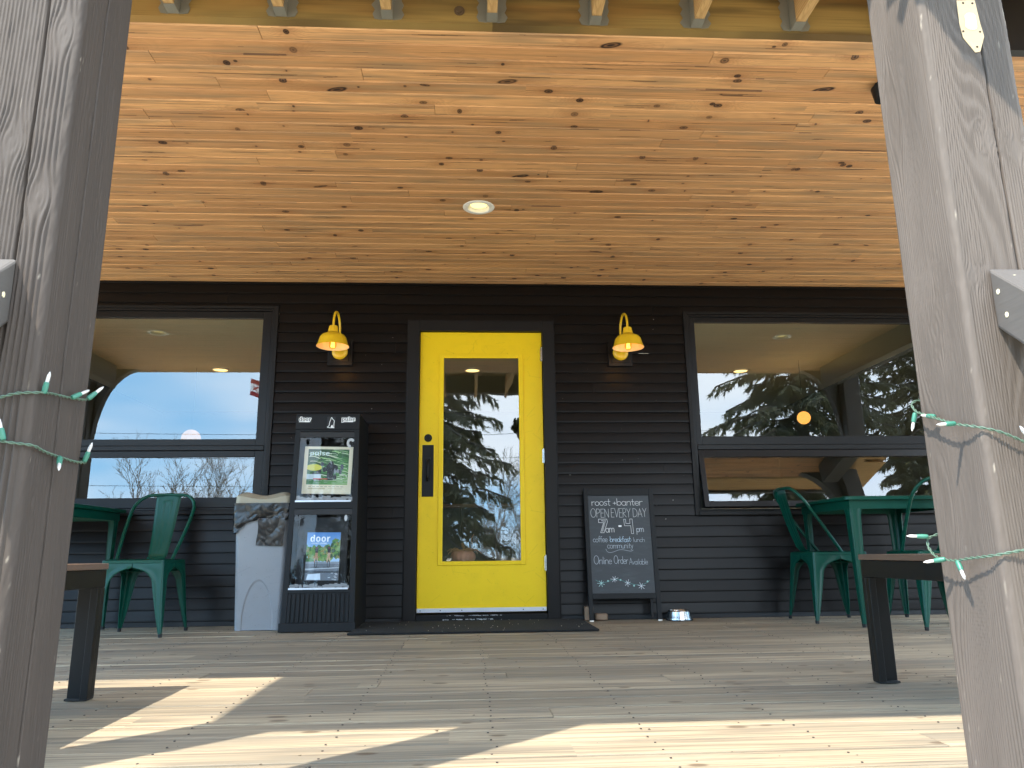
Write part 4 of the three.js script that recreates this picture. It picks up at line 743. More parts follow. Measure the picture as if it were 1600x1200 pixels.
// --- newspaper box
{
  const t = thing('newspaper_box', 'black two door newspaper box with clear fronts between bin and door', 'newspaper box', [-1.028, 0.003, 0.02]);
  const H = 1.385, hw = (y) => 0.226 - 0.021 * (y / H), zf = (y) => 0.535 - 0.085 * (y / H);
  const lean = Math.atan(0.085 / H);
  const slab = (ya, yb, xa, xb, out, thick, bev = 0.002) => { // a panel lying on the leaning front: xa..xb as shares of the half width
    const sh = shapeOf([[hw(ya) * xa, ya], [hw(ya) * xb, ya], [hw(yb) * xb, yb], [hw(yb) * xa, yb]].map(([x, y]) => [x, y / Math.cos(lean)]));
    return extrude(sh, thick, bev).rotateX(-lean).translate(0, 0, 0.535 + out - thick);
  };
  const wall = (xa, xb) => { const s = new THREE.Shape(); s.moveTo(0, 0); s.lineTo(-zf(0) + 0.02, 0); s.lineTo(-zf(H) + 0.02, H); s.lineTo(0, H); return extrude(s, 0.012, 0.002).rotateY(Math.PI / 2); };
  const side = (sg) => grid(1, 1, (u, v) => { const y = v * H; return [sg * hw(y), y, u * (zf(y) - 0.018)]; });
  part('side_panel', [side(1)], M.newsBlack, t); part('side_panel', [side(-1)], M.newsBlack, t);
  part('back_panel', grid(1, 1, (u, v) => [hw(v * H) * (u * 2 - 1), v * H, 0.001]), M.newsBlack, t);
  part('top_panel', [rspan(-hw(H) - 0.004, hw(H) + 0.004, H - 0.012, H, 0, zf(H) + 0.004, 0.004)], M.newsBlack, t);
  const hd = part('header', slab(1.278, 1.372, -1, 1, 0.006, 0.022, 0.003), M.newsBlack, t);
  partEach('front_frame', [slab(0.015, 1.277, -1, -0.86, 0, 0.02), slab(0.015, 1.277, 0.86, 1, 0, 0.02), slab(0.755, 0.795, -0.855, 0.855, 0, 0.02), slab(0.232, 0.25, -0.855, 0.855, 0, 0.02), slab(1.262, 1.277, -0.855, 0.855, 0, 0.02)], M.newsBlack, t);
  const onFront = (g, y, out) => g.rotateX(-lean).translate(0, y, zf(y) + out);
  // stickers on the header
  const word = (w, s) => canvasTex(256, 128, (c, W, Hh) => { c.fillStyle = '#17181a'; c.fillRect(0, 0, W, Hh); c.fillStyle = '#e9e9e6'; c.fillRect(24, 80, 190, 28); c.font = 'bold 92px serif'; c.textAlign = 'center'; c.lineJoin = 'round'; c.lineWidth = 20; c.strokeStyle = '#f0f0ee'; c.strokeText(w, W / 2, 84); c.fillStyle = '#141516'; c.fillText(w, W / 2, 84); c.fillStyle = '#555'; c.fillRect(34, 98, 90, 5); });
  for (const [w, x] of [['door', -0.150], ['pulse', 0.135]]) part('sticker', onFront(new THREE.PlaneGeometry(0.092, 0.046).translate(x, 0, 0), 1.340, 0.0115), std(1, 1, 1, 0.6, { map: word(w) }), hd);
  const dogTex = canvasTex(128, 224, (c) => { c.fillStyle = '#17181a'; c.fillRect(0, 0, 128, 224); c.beginPath(); c.moveTo(66, 14); c.bezierCurveTo(60, 26, 56, 40, 54, 58); c.bezierCurveTo(44, 84, 38, 112, 36, 150); c.bezierCurveTo(30, 176, 22, 186, 8, 190); c.bezierCurveTo(18, 204, 40, 200, 52, 206); c.lineTo(112, 206); c.lineTo(106, 196); c.bezierCurveTo(108, 160, 104, 130, 110, 98); c.bezierCurveTo(114, 76, 104, 62, 84, 44); c.bezierCurveTo(78, 34, 76, 20, 66, 14); c.closePath(); c.lineWidth = 9; c.lineJoin = 'round'; c.strokeStyle = '#f2f2f0'; c.stroke(); c.beginPath(); c.moveTo(84, 150); c.bezierCurveTo(66, 160, 58, 182, 62, 200); c.lineTo(102, 200); c.bezierCurveTo(90, 186, 92, 168, 84, 150); c.fillStyle = '#f2f2f0'; c.fill(); });
  part('sticker', onFront(new THREE.PlaneGeometry(0.055, 0.082).translate(0.022, 0, 0), 1.320, 0.0116), std(1, 1, 1, 0.6, { map: dogTex }), hd);
  // two clear doors
  const door = (ya, yb) => {
    const d = new THREE.Group(); d.name = 'clear_door'; t.add(d);
    const p = new THREE.PlaneGeometry(hw((ya + yb) / 2) * 1.70, (yb - ya), 1, 1); part('pane', onFront(p, (ya + yb) / 2, -0.006), M.acrylic, d);
    part('door_rail', [slab(ya - 0.002, ya + 0.008, -0.855, 0.80, 0.004, 0.006, 0.001)], M.alu, d);
    part('glare_strip', [slab(yb - 0.035, yb - 0.001, -0.85, 0.85, 0.001, 0.004, 0.001)], M.blackMatte, d);
    return d;
  };
  door(0.80, 1.258); door(0.254, 0.752);
  partEach('shelf', [span(-0.19, 0.19, 0.758, 0.766, 0.02, 0.45), span(-0.2, 0.2, 0.236, 0.244, 0.02, 0.48)], M.newsBlack, t);
  part('inner_rack', [slab(0.262, 0.70, -0.74, 0.70, -0.055, 0.006)], M.newsBlack, t);
  const pulse = canvasTex(512, 640, (c, W, Hh) => {
    c.fillStyle = '#e6dcc0'; c.fillRect(0, 0, W, Hh); const x0 = 40, y0 = 36, w = 432, h = 480;
    const g = c.createLinearGradient(x0, y0, x0 + w, y0 + h); g.addColorStop(0, '#33473a'); g.addColorStop(0.6, '#3f7a3e'); g.addColorStop(1, '#8ab66a'); c.fillStyle = g; c.fillRect(x0, y0, w, h);
    c.save(); c.beginPath(); c.rect(x0, y0, w, h); c.clip(); const R = rng(17);
    for (let i = 0; i < 120; i++) { c.strokeStyle = ['#1c2f22', '#5c9c50', '#a9cf8b', '#20402a', '#e0e6c8'][Math.floor(R() * 5)]; c.lineWidth = 2 + R() * 7; const y = y0 + R() * h * 0.8, x = x0 + R() * w; c.beginPath(); c.moveTo(x, y); c.bezierCurveTo(x + 40, y - 24 * R(), x + 90, y + 40 * R(), x + 60 + 120 * R(), y + 26); c.stroke(); }
    for (let i = 0; i < 34; i++) { const a = R(), x = x0 + 60 + a * 310, y = y0 + 180 + R() * 190 + Math.abs(a - 0.5) * 80; c.fillStyle = ['#1b1c22', '#2a2c33', '#41424a', '#8d8f96'][Math.floor(R() * 4)]; c.beginPath(); c.ellipse(x, y, 12 + R() * 10, 26 + R() * 20, 0, 0, 7); c.fill(); }
    c.fillStyle = '#15161a'; c.fillRect(x0 + 210, y0 + 250, 70, 170); c.fillStyle = '#c9c6bd'; for (let i = 0; i < 26; i++) c.fillRect(x0 + R() * w, y0 + h - 20 - R() * 80, 30 + R() * 60, 4);
    c.fillStyle = '#d8d35a'; c.beginPath(); c.ellipse(x0 + 70, y0 + 250, 84, 44, 0, 0, 7); c.fill(); c.fillStyle = '#c9d7de'; c.fillRect(x0, y0 + 340, 150, 70); c.fillStyle = '#c94a44'; c.fillRect(x0 + 70, y0 + 396, 150, 14); c.restore();
    c.font = 'bold 82px sans-serif'; c.fillStyle = '#cfe0dc'; c.fillText('pulse', x0 + 14, y0 + 84);
    c.fillStyle = '#c3b894'; c.fillRect(60, 560, 180, 18); c.fillRect(270, 566, 150, 8); c.fillStyle = '#5d5749'; for (let i = 0; i < 9; i++) c.fillRect(64 + i * 42, 540, 30, 5);
  });
  const mag = canvasTex(440, 620, (c, W, Hh) => {
    const g = c.createLinearGradient(0, 0, 0, 260); g.addColorStop(0, '#4f86c8'); g.addColorStop(1, '#a8c8e6'); c.fillStyle = g; c.fillRect(0, 0, W, Hh); const R = rng(29);
    for (let i = 0; i < 260; i++) { const x = R() * W, y = 190 + R() * 180 - (x > 330 ? 120 * R() : 0); c.fillStyle = ['#3f6b35', '#5d8a3f', '#2c4c2a', '#7c9a4a', '#8a7f3d'][Math.floor(R() * 5)]; c.beginPath(); c.ellipse(x, y, 12 + R() * 16, 14 + R() * 24, 0, 0, 7); c.fill(); }
    c.fillStyle = '#6a7079'; c.fillRect(0, 380, W, 240); c.fillStyle = '#8a9099'; c.fillRect(0, 380, W, 26); c.fillStyle = '#b9bec5'; c.beginPath(); c.moveTo(0, 470); c.lineTo(W, 452); c.lineTo(W, 462); c.lineTo(0, 486); c.fill(); c.fillStyle = '#3e4248'; c.fillRect(0, 498, W, 26);
    for (const x of [135, 300]) { c.fillStyle = '#b98a6a'; c.fillRect(x - 16, 230, 34, 110); c.fillStyle = '#2a2226'; c.fillRect(x - 18, 205, 40, 60); c.fillStyle = '#6c2f33'; c.fillRect(x - 14, 190, 26, 22); c.fillStyle = '#caa189'; c.fillRect(x - 26, 330, 18, 60); c.fillRect(x + 8, 330, 14, 54); c.strokeStyle = '#1c1c1e'; c.lineWidth = 7; c.beginPath(); c.ellipse(x, 410, 16, 46, 0, 0, 7); c.stroke(); c.fillStyle = 'rgba(30,30,34,0.5)'; c.fillRect(x - 70, 446, 110, 10); }
    c.fillStyle = '#d7e2ee'; c.beginPath(); c.moveTo(20, 612); c.lineTo(40, 540); c.lineTo(200, 530); c.lineTo(206, 612); c.fill(); c.fillStyle = '#eef2f6'; for (let i = 0; i < 8; i++) c.fillRect(300 + R() * 100, 520 + R() * 90, 30, 5);
    c.font = 'bold 120px sans-serif'; c.fillStyle = '#f4f7fb'; c.fillText('door', 38, 122); c.font = 'bold 26px sans-serif'; c.fillText('COUNTY LIVING', 62, 152);
  });
  const pr = std(1, 1, 1, 0.5, { map: pulse }), mg = std(1, 1, 1, 0.35, { map: mag });
  const sheet = (w, h, y, x, out, tilt, mat, nm) => { const g = new RoundedBoxGeometry(w, h, 0.006, 1, 0.001).rotateZ(tilt).translate(x, 0, 0); part(nm, onFront(g, y, out), [mat][0], t); const f = onFront(new THREE.PlaneGeometry(w, h).rotateZ(tilt).translate(x, 0, 0.0034), y, out); return f; };
  { const f = sheet(0.318, 0.315, 1.010, 0.004, -0.055, -0.02, M.cream, 'newspaper'); part('front_page', f, pr, t.children.at(-1)); }
  { const f = sheet(0.212, 0.300, 0.455, 0.004, -0.045, -0.01, M.cream, 'magazine'); part('cover', f, mg, t.children.at(-1)); }
  // torn paper and tape along the lower edges of both panes
  const Q = rng(55);
  for (const [y, a] of [[0.822, 0.82], [0.272, 0.84]]) { const sc = []; for (let i = 0; i < 15; i++) { const w = 0.014 + Q() * 0.03, h = 0.012 + Q() * 0.02; sc.push(onFront(box(w, h, 0.0006).rotateZ((Q() - 0.5) * 0.6).translate(-0.17 + i * 0.0245, (Q() - 0.5) * 0.012, 0), y, -0.012 - Q() * 0.006)); } part('paper_scraps', sc, std(0.30, 0.30, 0.30, 0.8), t, 'stuff'); }
  partEach('worn_sticker', [onFront(new THREE.RingGeometry(0.012, 0.027, 16, 1, 0.5, 4.2).scale(1, 1.2, 1).translate(0.155, 0, 0), 1.185, -0.0045), onFront(new THREE.CircleGeometry(0.014, 9).scale(0.7, 1.5, 1).translate(0.145, 0, 0), 0.695, -0.0045)], std(0.45, 0.46, 0.47, 0.7), t);
  // ribbed foot panel
  part('foot_panel', slab(0.05, 0.231, -0.855, 0.855, -0.006, 0.012), M.newsBlack, t);
  for (let i = 0; i < 14; i++) { const x = -0.80 + i * (1.6 / 13); part('rib', slab(0.058, 0.222, x - 0.030, x + 0.030, 0.002, 0.008, 0.002), M.newsBlack, t); }
  part('base_skirt', [slab(0.002, 0.049, -1.03, 1.03, 0.010, 0.03, 0.003)], M.newsBlack, t);
}
// --- door mat
{ const m = part('door_mat', rspan(-0.805, 0.690, 0.004, 0.015, 0.036, 0.803, 0.004), M.mat, scene); tag(m, 'black ribbed doormat in front of the yellow door', 'doormat'); const Q = rng(3), f = []; for (let i = 0; i < 50; i++) f.push(new THREE.TetrahedronGeometry(0.001 + Q() * 0.0022).translate(-0.78 + Q() * 1.44, 0.0165, 0.05 + Q() * 0.74)); part('crumb', f, M.cream, m, 'stuff'); }
// --- chalkboard sign
{
  const t = thing('chalkboard_sign', 'leaning chalkboard sign with white handwriting, right of the door', 'sign', [0.983, 0.003, 0.150]);
  const lean = 0.105, H = 0.912, hw = 0.252;
  const tilt = (g) => g.rotateX(-lean);
  part('stile', tilt(rspan(-hw, -hw + 0.030, 0, H, -0.010, 0.010, 0.002)), M.black, t); part('stile', tilt(rspan(hw - 0.032, hw, 0, H, -0.010, 0.010, 0.002)), M.black, t);
  part('rail', tilt(rspan(-hw + 0.0303, hw - 0.0323, 0.862, H - 0.001, -0.0095, 0.0095, 0.002)), M.black, t); part('rail', tilt(rspan(-hw + 0.0303, hw - 0.0323, 0.145, 0.182, -0.0095, 0.0095, 0.002)), M.black, t);
  partEach('foot_pad', [tilt(rspan(-hw + 0.002, -hw + 0.029, -0.004, 0.006, -0.009, 0.0115, 0.001)), tilt(rspan(hw - 0.030, hw - 0.002, -0.004, 0.006, -0.009, 0.0115, 0.001))], M.white, t);
  part('rear_leg', tilt(rspan(hw - 0.07, hw - 0.05, 0.02, 0.86, -0.035, -0.012, 0.002)), M.black, t);
  const G = { r: [3.6, 'M.4 -5V0M.4 -3.2Q1.2 -5.3 3.3 -4.6'], o: [4.8, 'M.3 -2.5A2.1 2.5 0 1 0 4.5 -2.5A2.1 2.5 0 1 0 .3 -2.5'], s: [3.8, 'M3.3 -4.5Q1.2 -5.7 .7 -3.9Q.8 -2.9 2 -2.6Q3.8 -2.2 3.2 -.8Q2.2 .5 .4 -.6'], t: [3.4, 'M1.6 -8V-.8Q1.8 .1 3 -.3M.2 -5H3.2'], b: [4.7, 'M.4 -9V0M.4 -3Q.8 -5 2.4 -5A2 2.5 0 0 1 2.4 0Q.9 0 .4 -1.6'], a: [4.8, 'M4 -3.6Q3.4 -5 2.2 -5A2 2.5 0 0 0 2.2 0Q3.6 0 4 -1.6M4 -5V-.6L4.6 0'], n: [4.5, 'M.4 -5V0M.4 -3.2Q1 -5 2.4 -5Q3.9 -5 3.9 -3V0'], e: [4.5, 'M.4 -2.6H4Q4 -5 2.2 -5A1.9 2.5 0 0 0 2.2 0Q3.4 0 4.1 -1'], m: [6.9, 'M.4 -5V0M.4 -3.2Q.9 -5 2 -5Q3.4 -5 3.4 -3V0M3.4 -3.2Q4 -5 5 -5Q6.4 -5 6.4 -3V0'], c: [4.1, 'M3.7 -4.1Q3 -5 2.1 -5A1.9 2.5 0 0 0 2.1 0Q3.2 0 3.8 -1'], f: [3.2, 'M3.2 -8.4Q1.5 -9.4 1.3 -7V0M.1 -5H2.9'], k: [4, 'M.4 -9V0M3.4 -5L.5 -2.3L3.6 0'], l: [1.7, 'M.8 -9V0'], i: [1.7, 'M.8 -5V0M.8 -7.2V-6.8'], u: [4.6, 'M.4 -5V-2Q.6 0 2.1 0Q3.5 0 3.9 -2M3.9 -5V0'], h: [4.5, 'M.4 -9V0M.4 -3.2Q1 -5 2.4 -5Q3.9 -5 3.9 -3V0'], y: [4.3, 'M.4 -5L2.2 -.4M3.9 -5L1.7 2Q1.2 3 .2 2.6'], v: [4.2, 'M.3 -5L2 0L3.7 -5'], d: [4.8, 'M4 -9V0M4 -3.4Q3.4 -5 2.2 -5A2 2.5 0 0 0 2.2 0Q3.6 0 4 -1.6'], p: [4.8, 'M.4 -5V3.4M.4 -3Q.8 -5 2.3 -5A2 2.5 0 0 1 2.3 0Q.9 0 .4 -1.6'], O: [7.2, 'M.4 -5A3.1 5 0 1 0 6.6 -5A3.1 5 0 1 0 .4 -5'], P: [5, 'M.6 -10V0M.6 -9.6Q4.6 -10.6 4.5 -7.4Q4.3 -4.7 .6 -4.8'], E: [5, 'M4.5 -10H.7V0H4.6M.7 -5.2H4'], N: [6, 'M.6 0V-10L5.2 0V-10'], V: [5.8, 'M.3 -10L2.9 0L5.5 -10'], R: [5.4, 'M.6 0V-10Q4.9 -10.4 4.6 -7.4Q4.3 -5 .6 -5L4.9 0'], Y: [5.4, 'M.3 -10L2.7 -5.4L5.1 -10M2.7 -5.4V0'], D: [6.2, 'M.6 -10V0Q5.8 0 5.7 -5Q5.6 -10 .6 -10'], A: [6, 'M.2 0L3 -10L5.6 0M1.2 -3.4H4.7'], '+': [4, 'M2 -4.4V-1M.4 -2.7H3.6'], '.': [2.2, 'M1 -2.8L1.3 -2.5'], ' ': [2.6, ''] };
  const tex = canvasTex(832, 1280, (c, W, Hh) => {
    c.fillStyle = '#22272c'; c.fillRect(0, 0, W, Hh); const R = rng(40);
    for (let i = 0; i < 900; i++) { c.fillStyle = `rgba(${R() < 0.5 ? '120,128,134' : '20,22,25'},${0.015 + R() * 0.03})`; const a = R() * 0.6 - 0.3; c.save(); c.translate(R() * W, R() * Hh); c.rotate(a); c.fillRect(-60, -8, 60 + R() * 160, 6 + R() * 26); c.restore(); }
    c.lineCap = c.lineJoin = 'round';
    const write = (text, u0, u1, v, size, lw, col) => { let w = 0; for (const ch of text) w += G[ch][0]; const sx = ((u1 - u0) * W) / w, sy = size * Hh; let x = u0 * W; c.strokeStyle = col; for (const ch of text) { c.save(); c.translate(x, v * Hh + (R() - 0.5) * 5); c.scale(sx, sy * (0.96 + R() * 0.08)); c.rotate((R() - 0.5) * 0.05); const p = new Path2D(G[ch][1]); c.restore(); c.save(); c.translate(x, v * Hh + (R() - 0.5) * 4); const m = new DOMMatrix([sx, 0, (R() - 0.5) * 0.6, sy * (0.96 + R() * 0.08), 0, 0]); const q = new Path2D(); q.addPath(p, m); c.lineWidth = lw; c.stroke(q); c.restore(); x += G[ch][0] * sx; } };
    const wht = '#d9d8d4', soft = '#aab2b8';
    write('roost', 0.055, 0.365, 0.104, 0.0083, 5.5, wht); write('+banter', 0.40, 0.90, 0.104, 0.0083, 5.5, wht);
    write('OPEN', 0.03, 0.335, 0.228, 0.0090, 4.5, '#c9c9c6'); write('EVERY', 0.36, 0.685, 0.228, 0.0090, 4.5, '#c9c9c6'); write('DAY', 0.72, 0.95, 0.228, 0.0090, 4.5, '#c9c9c6');
    c.strokeStyle = wht; c.lineWidth = 5; const U = (u) => u * W, Y = (v) => v * Hh, poly = (a) => { c.beginPath(); a.forEach(([u, v], i) => (i ? c.lineTo(U(u), Y(v)) : c.moveTo(U(u), Y(v)))); c.closePath(); c.stroke(); };
    c.lineWidth = 5.5; poly([[0.155, 0.247], [0.29, 0.247], [0.30, 0.275], [0.235, 0.388], [0.18, 0.388], [0.235, 0.285], [0.155, 0.282]]); c.lineWidth = 4; poly([[0.20, 0.262], [0.27, 0.262], [0.215, 0.375], [0.205, 0.37], [0.25, 0.275]]);
    c.lineWidth = 5; poly([[0.565, 0.25], [0.595, 0.25], [0.60, 0.295], [0.665, 0.295], [0.665, 0.248], [0.705, 0.248], [0.715, 0.40], [0.68, 0.40], [0.675, 0.318], [0.575, 0.318]]);
    write('am', 0.262, 0.405, 0.383, 0.0085, 6, wht); write('pm', 0.765, 0.885, 0.383, 0.0078, 5, '#d4d6d8'); c.fillStyle = '#fbfbf9'; c.fillRect(U(0.475), Y(0.313), U(0.05), Y(0.016));
    write('coffee', 0.05, 0.285, 0.484, 0.0068, 5, soft); write('.breakfast.', 0.305, 0.68, 0.484, 0.0062, 5, '#b9d2e2'); write('lunch', 0.70, 0.89, 0.486, 0.0052, 4, soft);
    write('community', 0.275, 0.695, 0.549, 0.0066, 4.5, soft); c.strokeStyle = '#aeb4ba'; c.lineWidth = 4; c.beginPath(); c.moveTo(U(0.25), Y(0.555)); c.bezierCurveTo(U(0.27), Y(0.615), U(0.36), Y(0.588), U(0.45), Y(0.567)); c.bezierCurveTo(U(0.56), Y(0.552), U(0.64), Y(0.60), U(0.69), Y(0.568)); c.stroke();
    write('Online', 0.045, 0.335, 0.706, 0.0082, 4.5, '#b4babf'); write('Order', 0.365, 0.60, 0.706, 0.0082, 4.5, '#b4babf'); write('Available', 0.61, 0.915, 0.715, 0.0062, 4, '#a9b0b5');
    c.strokeStyle = 'rgba(70,150,140,0.8)'; c.lineWidth = 5; c.beginPath(); c.moveTo(U(0.06), Y(0.865)); c.bezierCurveTo(U(0.2), Y(0.93), U(0.3), Y(0.85), U(0.42), Y(0.865)); c.bezierCurveTo(U(0.6), Y(0.89), U(0.75), Y(0.97), U(0.92), Y(0.875)); c.stroke();
    for (const [u, v, col] of [[0.145, 0.898, '#a9d3cb'], [0.36, 0.862, '#d3d9dc'], [0.565, 0.90, '#d3d9dc'], [0.78, 0.932, '#d3d9dc']]) { c.strokeStyle = col; c.lineWidth = 5; for (let k = 0; k < 7; k++) { const a = k / 7 * 6.283 + u * 9, r = 0.03 + 0.02 * R(); c.beginPath(); c.moveTo(U(u), Y(v)); c.lineTo(U(u + r * 1.3 * Math.cos(a)), Y(v + r * 0.85 * Math.sin(a))); c.stroke(); } }
    for (const [u, v] of [[0.255, 0.877], [0.455, 0.868], [0.665, 0.927], [0.885, 0.887]]) { c.fillStyle = '#86b3ac'; c.beginPath(); c.arc(U(u), Y(v), 12, 0, 7); c.fill(); }
  });
  part('chalk_panel', tilt(new RoundedBoxGeometry(2 * hw - 0.0635, 0.68, 0.008, 1, 0.001).translate(-0.001, 0.522, -0.002)), M.black, t);
  part('chalk_writing', tilt(new THREE.PlaneGeometry(2 * hw - 0.0635, 0.679).translate(-0.001, 0.522, 0.0024)), phys(1, 1, 1, 0.45, { map: tex }), t);
}
// --- bricks behind the sign's left foot
{
  const b1 = thing('brick', 'tan brick standing on end behind the left foot of the chalkboard sign', 'brick', [0.742, 0.004, 0.060]); part('brick_body', rspan(-0.03, 0.03, 0, 0.092, -0.028, 0.028, 0.004), M.brick, b1);
  const b2 = thing('brick', 'tan brick lying flat just right of the sign\'s left foot', 'brick', [0.825, 0.004, 0.085]); part('brick_body', rspan(-0.042, 0.042, 0, 0.046, -0.03, 0.03, 0.012, 3), M.brick, b2);
}
// --- dog bowl
{
  const t = thing('dog_bowl', 'stainless steel dog bowl on the deck right of the chalkboard sign', 'bowl', [1.352, 0.003, 0.155]);
  const v = [[0, 0.012], [0.05, 0.012], [0.066, 0.03], [0.070, 0.062], [0.0725, 0.066], [0.075, 0.063], [0.0765, 0.055], [0.084, 0.018], [0.089, 0.006], [0.089, 0.003]];
  part('bowl_shell', toCreasedNormals(new THREE.LatheGeometry(v.map((p) => new THREE.Vector2(...p)), 56), 0.6), M.steel, t); part('rubber_ring', new THREE.TorusGeometry(0.0885, 0.003, 8, 48).rotateX(Math.PI / 2).translate(0, 0.003, 0), M.rubber, t);
}
// --- pumpkin behind the door glass
{
  const st = thing('display_stand', 'low dark stand inside the door glass', 'stand', [-0.135, 0.002, -0.27]); part('stand_top', rspan(-0.16, 0.16, 0.358, 0.383, -0.115, 0.115, 0.004), M.inner, st); for (const [a, b] of [[-1, -1], [-1, 1], [1, -1], [1, 1]]) part('leg', rspan(a * 0.14 - 0.012, a * 0.14 + 0.012, 0, 0.357, b * 0.10 - 0.012, b * 0.12 + 0.012, 0.002), M.inner, st);
  const t = thing('pumpkin', 'ornamental pumpkin with straw on top, behind the foot of the door glass', 'pumpkin', [-0.135, 0.386, -0.27]);
  part('pumpkin_body', grid(96, 24, (u, v) => { const a = u * Math.PI * 2, p = v * Math.PI, r = 0.088 * (1 + 0.07 * Math.abs(Math.cos(a * 6))) * Math.pow(Math.sin(p), 0.75); return [r * Math.cos(a), 0.055 - 0.055 * Math.cos(p) - 0.012 * Math.exp(-(((Math.PI - p) / 0.5) ** 2)), r * Math.sin(a)]; }), std(0.56, 0.27, 0.20, 0.6), t);
  part('stem', tube([[0, 0.09, 0], [0.004, 0.12, 0], [-0.006, 0.155, 0.004]], 0.013, 12, 8), std(0.24, 0.15, 0.08, 0.8), t);
  const Q = rng(6), s = []; for (let i = 0; i < 46; i++) { const a = Q() * 6.28, r = 0.03 + Q() * 0.04, h = 0.095 + Q() * 0.015; s.push(tube([[r * Math.cos(a), h, r * Math.sin(a)], [(r + 0.03) * Math.cos(a + 0.5), h + 0.012 * Q(), (r + 0.03) * Math.sin(a + 0.5)], [(r + 0.05 + 0.02 * Q()) * Math.cos(a + 0.8), h - 0.03 * Q(), (r + 0.05) * Math.sin(a + 0.8)]], 0.0016, 6, 4)); } s.push(tube([[0.05, 0.09, 0.02], [0.075, 0.13, 0.02], [0.062, 0.18, 0.02], [0.08, 0.22, 0.02]], 0.0016, 16, 4));
  part('straw', s, std(0.55, 0.33, 0.18, 0.8), t, 'stuff');
}

// ================================================================ BEYOND THE PORCH (seen mirrored in the glass)
function spruce(seed, H, Rb) {
  const R = rng(seed), limbs = [rod([0, 0, 0], [0, H, 0], 0.2, 0.015, 9)], tri = [], nor = [];
  const leaf = (p, d, up, l, w) => { const s = d.clone().cross(up).normalize().multiplyScalar(w), a = p.clone().add(s), b = p.clone().sub(s), c = p.clone().addScaledVector(d, l); tri.push(...a.toArray(), ...b.toArray(), ...c.toArray()); const n = d.clone().cross(s).normalize(); for (let k = 0; k < 3; k++) nor.push(...n.toArray()); };
  const N = 250;
  for (let i = 0; i < N; i++) {
    const t = Math.pow(i / N, 0.85), y = 0.8 + t * (H - 1), L = Rb * (1 - t * 0.93) * (0.7 + R() * 0.5), a = i * 2.4 + R() * 0.5, dir = V(Math.cos(a), 0, Math.sin(a)), droop = 0.35 + 0.3 * (1 - t);
    const at = (s) => V(0, y, 0).addScaledVector(dir, L * s).add(V(0, -droop * L * s * s * 0.55 + 0.16 * L * Math.max(0, s - 0.6) + 0.05 * Math.sin(s * 9 + i), 0));
    limbs.push(new THREE.TubeGeometry(new THREE.CatmullRomCurve3([at(0), at(0.33), at(0.66), at(1)]), 6, 0.012 + 0.012 * (1 - t), 4));
    const side = V(-dir.z, 0, dir.x), n = Math.floor(16 + 34 * (1 - t));
    for (let k = 0; k < n; k++) { // side twigs hanging off the limb, each feathered with needle tufts
      const s = 0.22 + 0.78 * (k / n) + R() * 0.03, p = at(Math.min(1, s)), tw = (R() < 0.5 ? 1 : -1), tl = L * 0.20 * (1.25 - s * 0.7) * (0.5 + R()), td = side.clone().multiplyScalar(tw * (0.5 + R() * 0.6)).addScaledVector(dir, 0.45).add(V(0, -0.5 - R() * 0.8, 0)).normalize();
      const m = 10; for (let q = 0; q < m; q++) { const pp = p.clone().addScaledVector(td, tl * (q / m)); const dd = td.clone().add(V((R() - 0.5) * 0.9, (R() - 0.5) * 0.7, (R() - 0.5) * 0.9)).normalize(); leaf(pp, dd, V(R() - 0.5, 1, R() - 0.5), 0.10 + R() * 0.13, 0.013 + R() * 0.013); leaf(pp, dd.clone().add(V(R() - 0.5, R() - 0.5, R() - 0.5)).normalize(), V(1, R(), R() - 0.5), 0.08 + R() * 0.11, 0.011 + R() * 0.011); }
    }
  }
  const g = new THREE.BufferGeometry(); g.setAttribute('position', new THREE.Float32BufferAttribute(tri, 3)); g.setAttribute('normal', new THREE.Float32BufferAttribute(nor, 3));
  return [merge(limbs), g];
}
const needle = new THREE.MeshPhysicalMaterial({ color: lin(0.125, 0.12, 0.045), roughness: 0.9, transmission: 0.4, thickness: 0 });
{
  const [trunk, crown] = spruce(900, 12, 2.7);
  const sp = (label, x, z, turn, sc) => { const t = thing('spruce_tree', label, 'spruce tree', [x, -1.02, z], turn, 'spruce trees in the yard'); t.scale.setScalar(sc); part('trunk', trunk, M.bark, t); part('crown', crown, needle, t); return t; };
  const a = sp('tall dark spruce mirrored in the door glass', -1.4, 12.4, 0.3, 1.05);
  for (const [lab, x, z, turn, sc] of [['drooping spruce mirrored in the left part of the right window', 8.0, 12.2, 2.1, 1.08], ['broad spruce mirrored in the right part of the right window, nearest the right post', 12.0, 12.8, 4.0, 1.05]]) { const c = a.clone(); c.name = numbered('spruce_tree'); c.position.set(x, -1.02, z); c.rotation.y = turn; c.scale.setScalar(sc); c.userData = { ...a.userData, label: lab }; scene.add(c); }
}
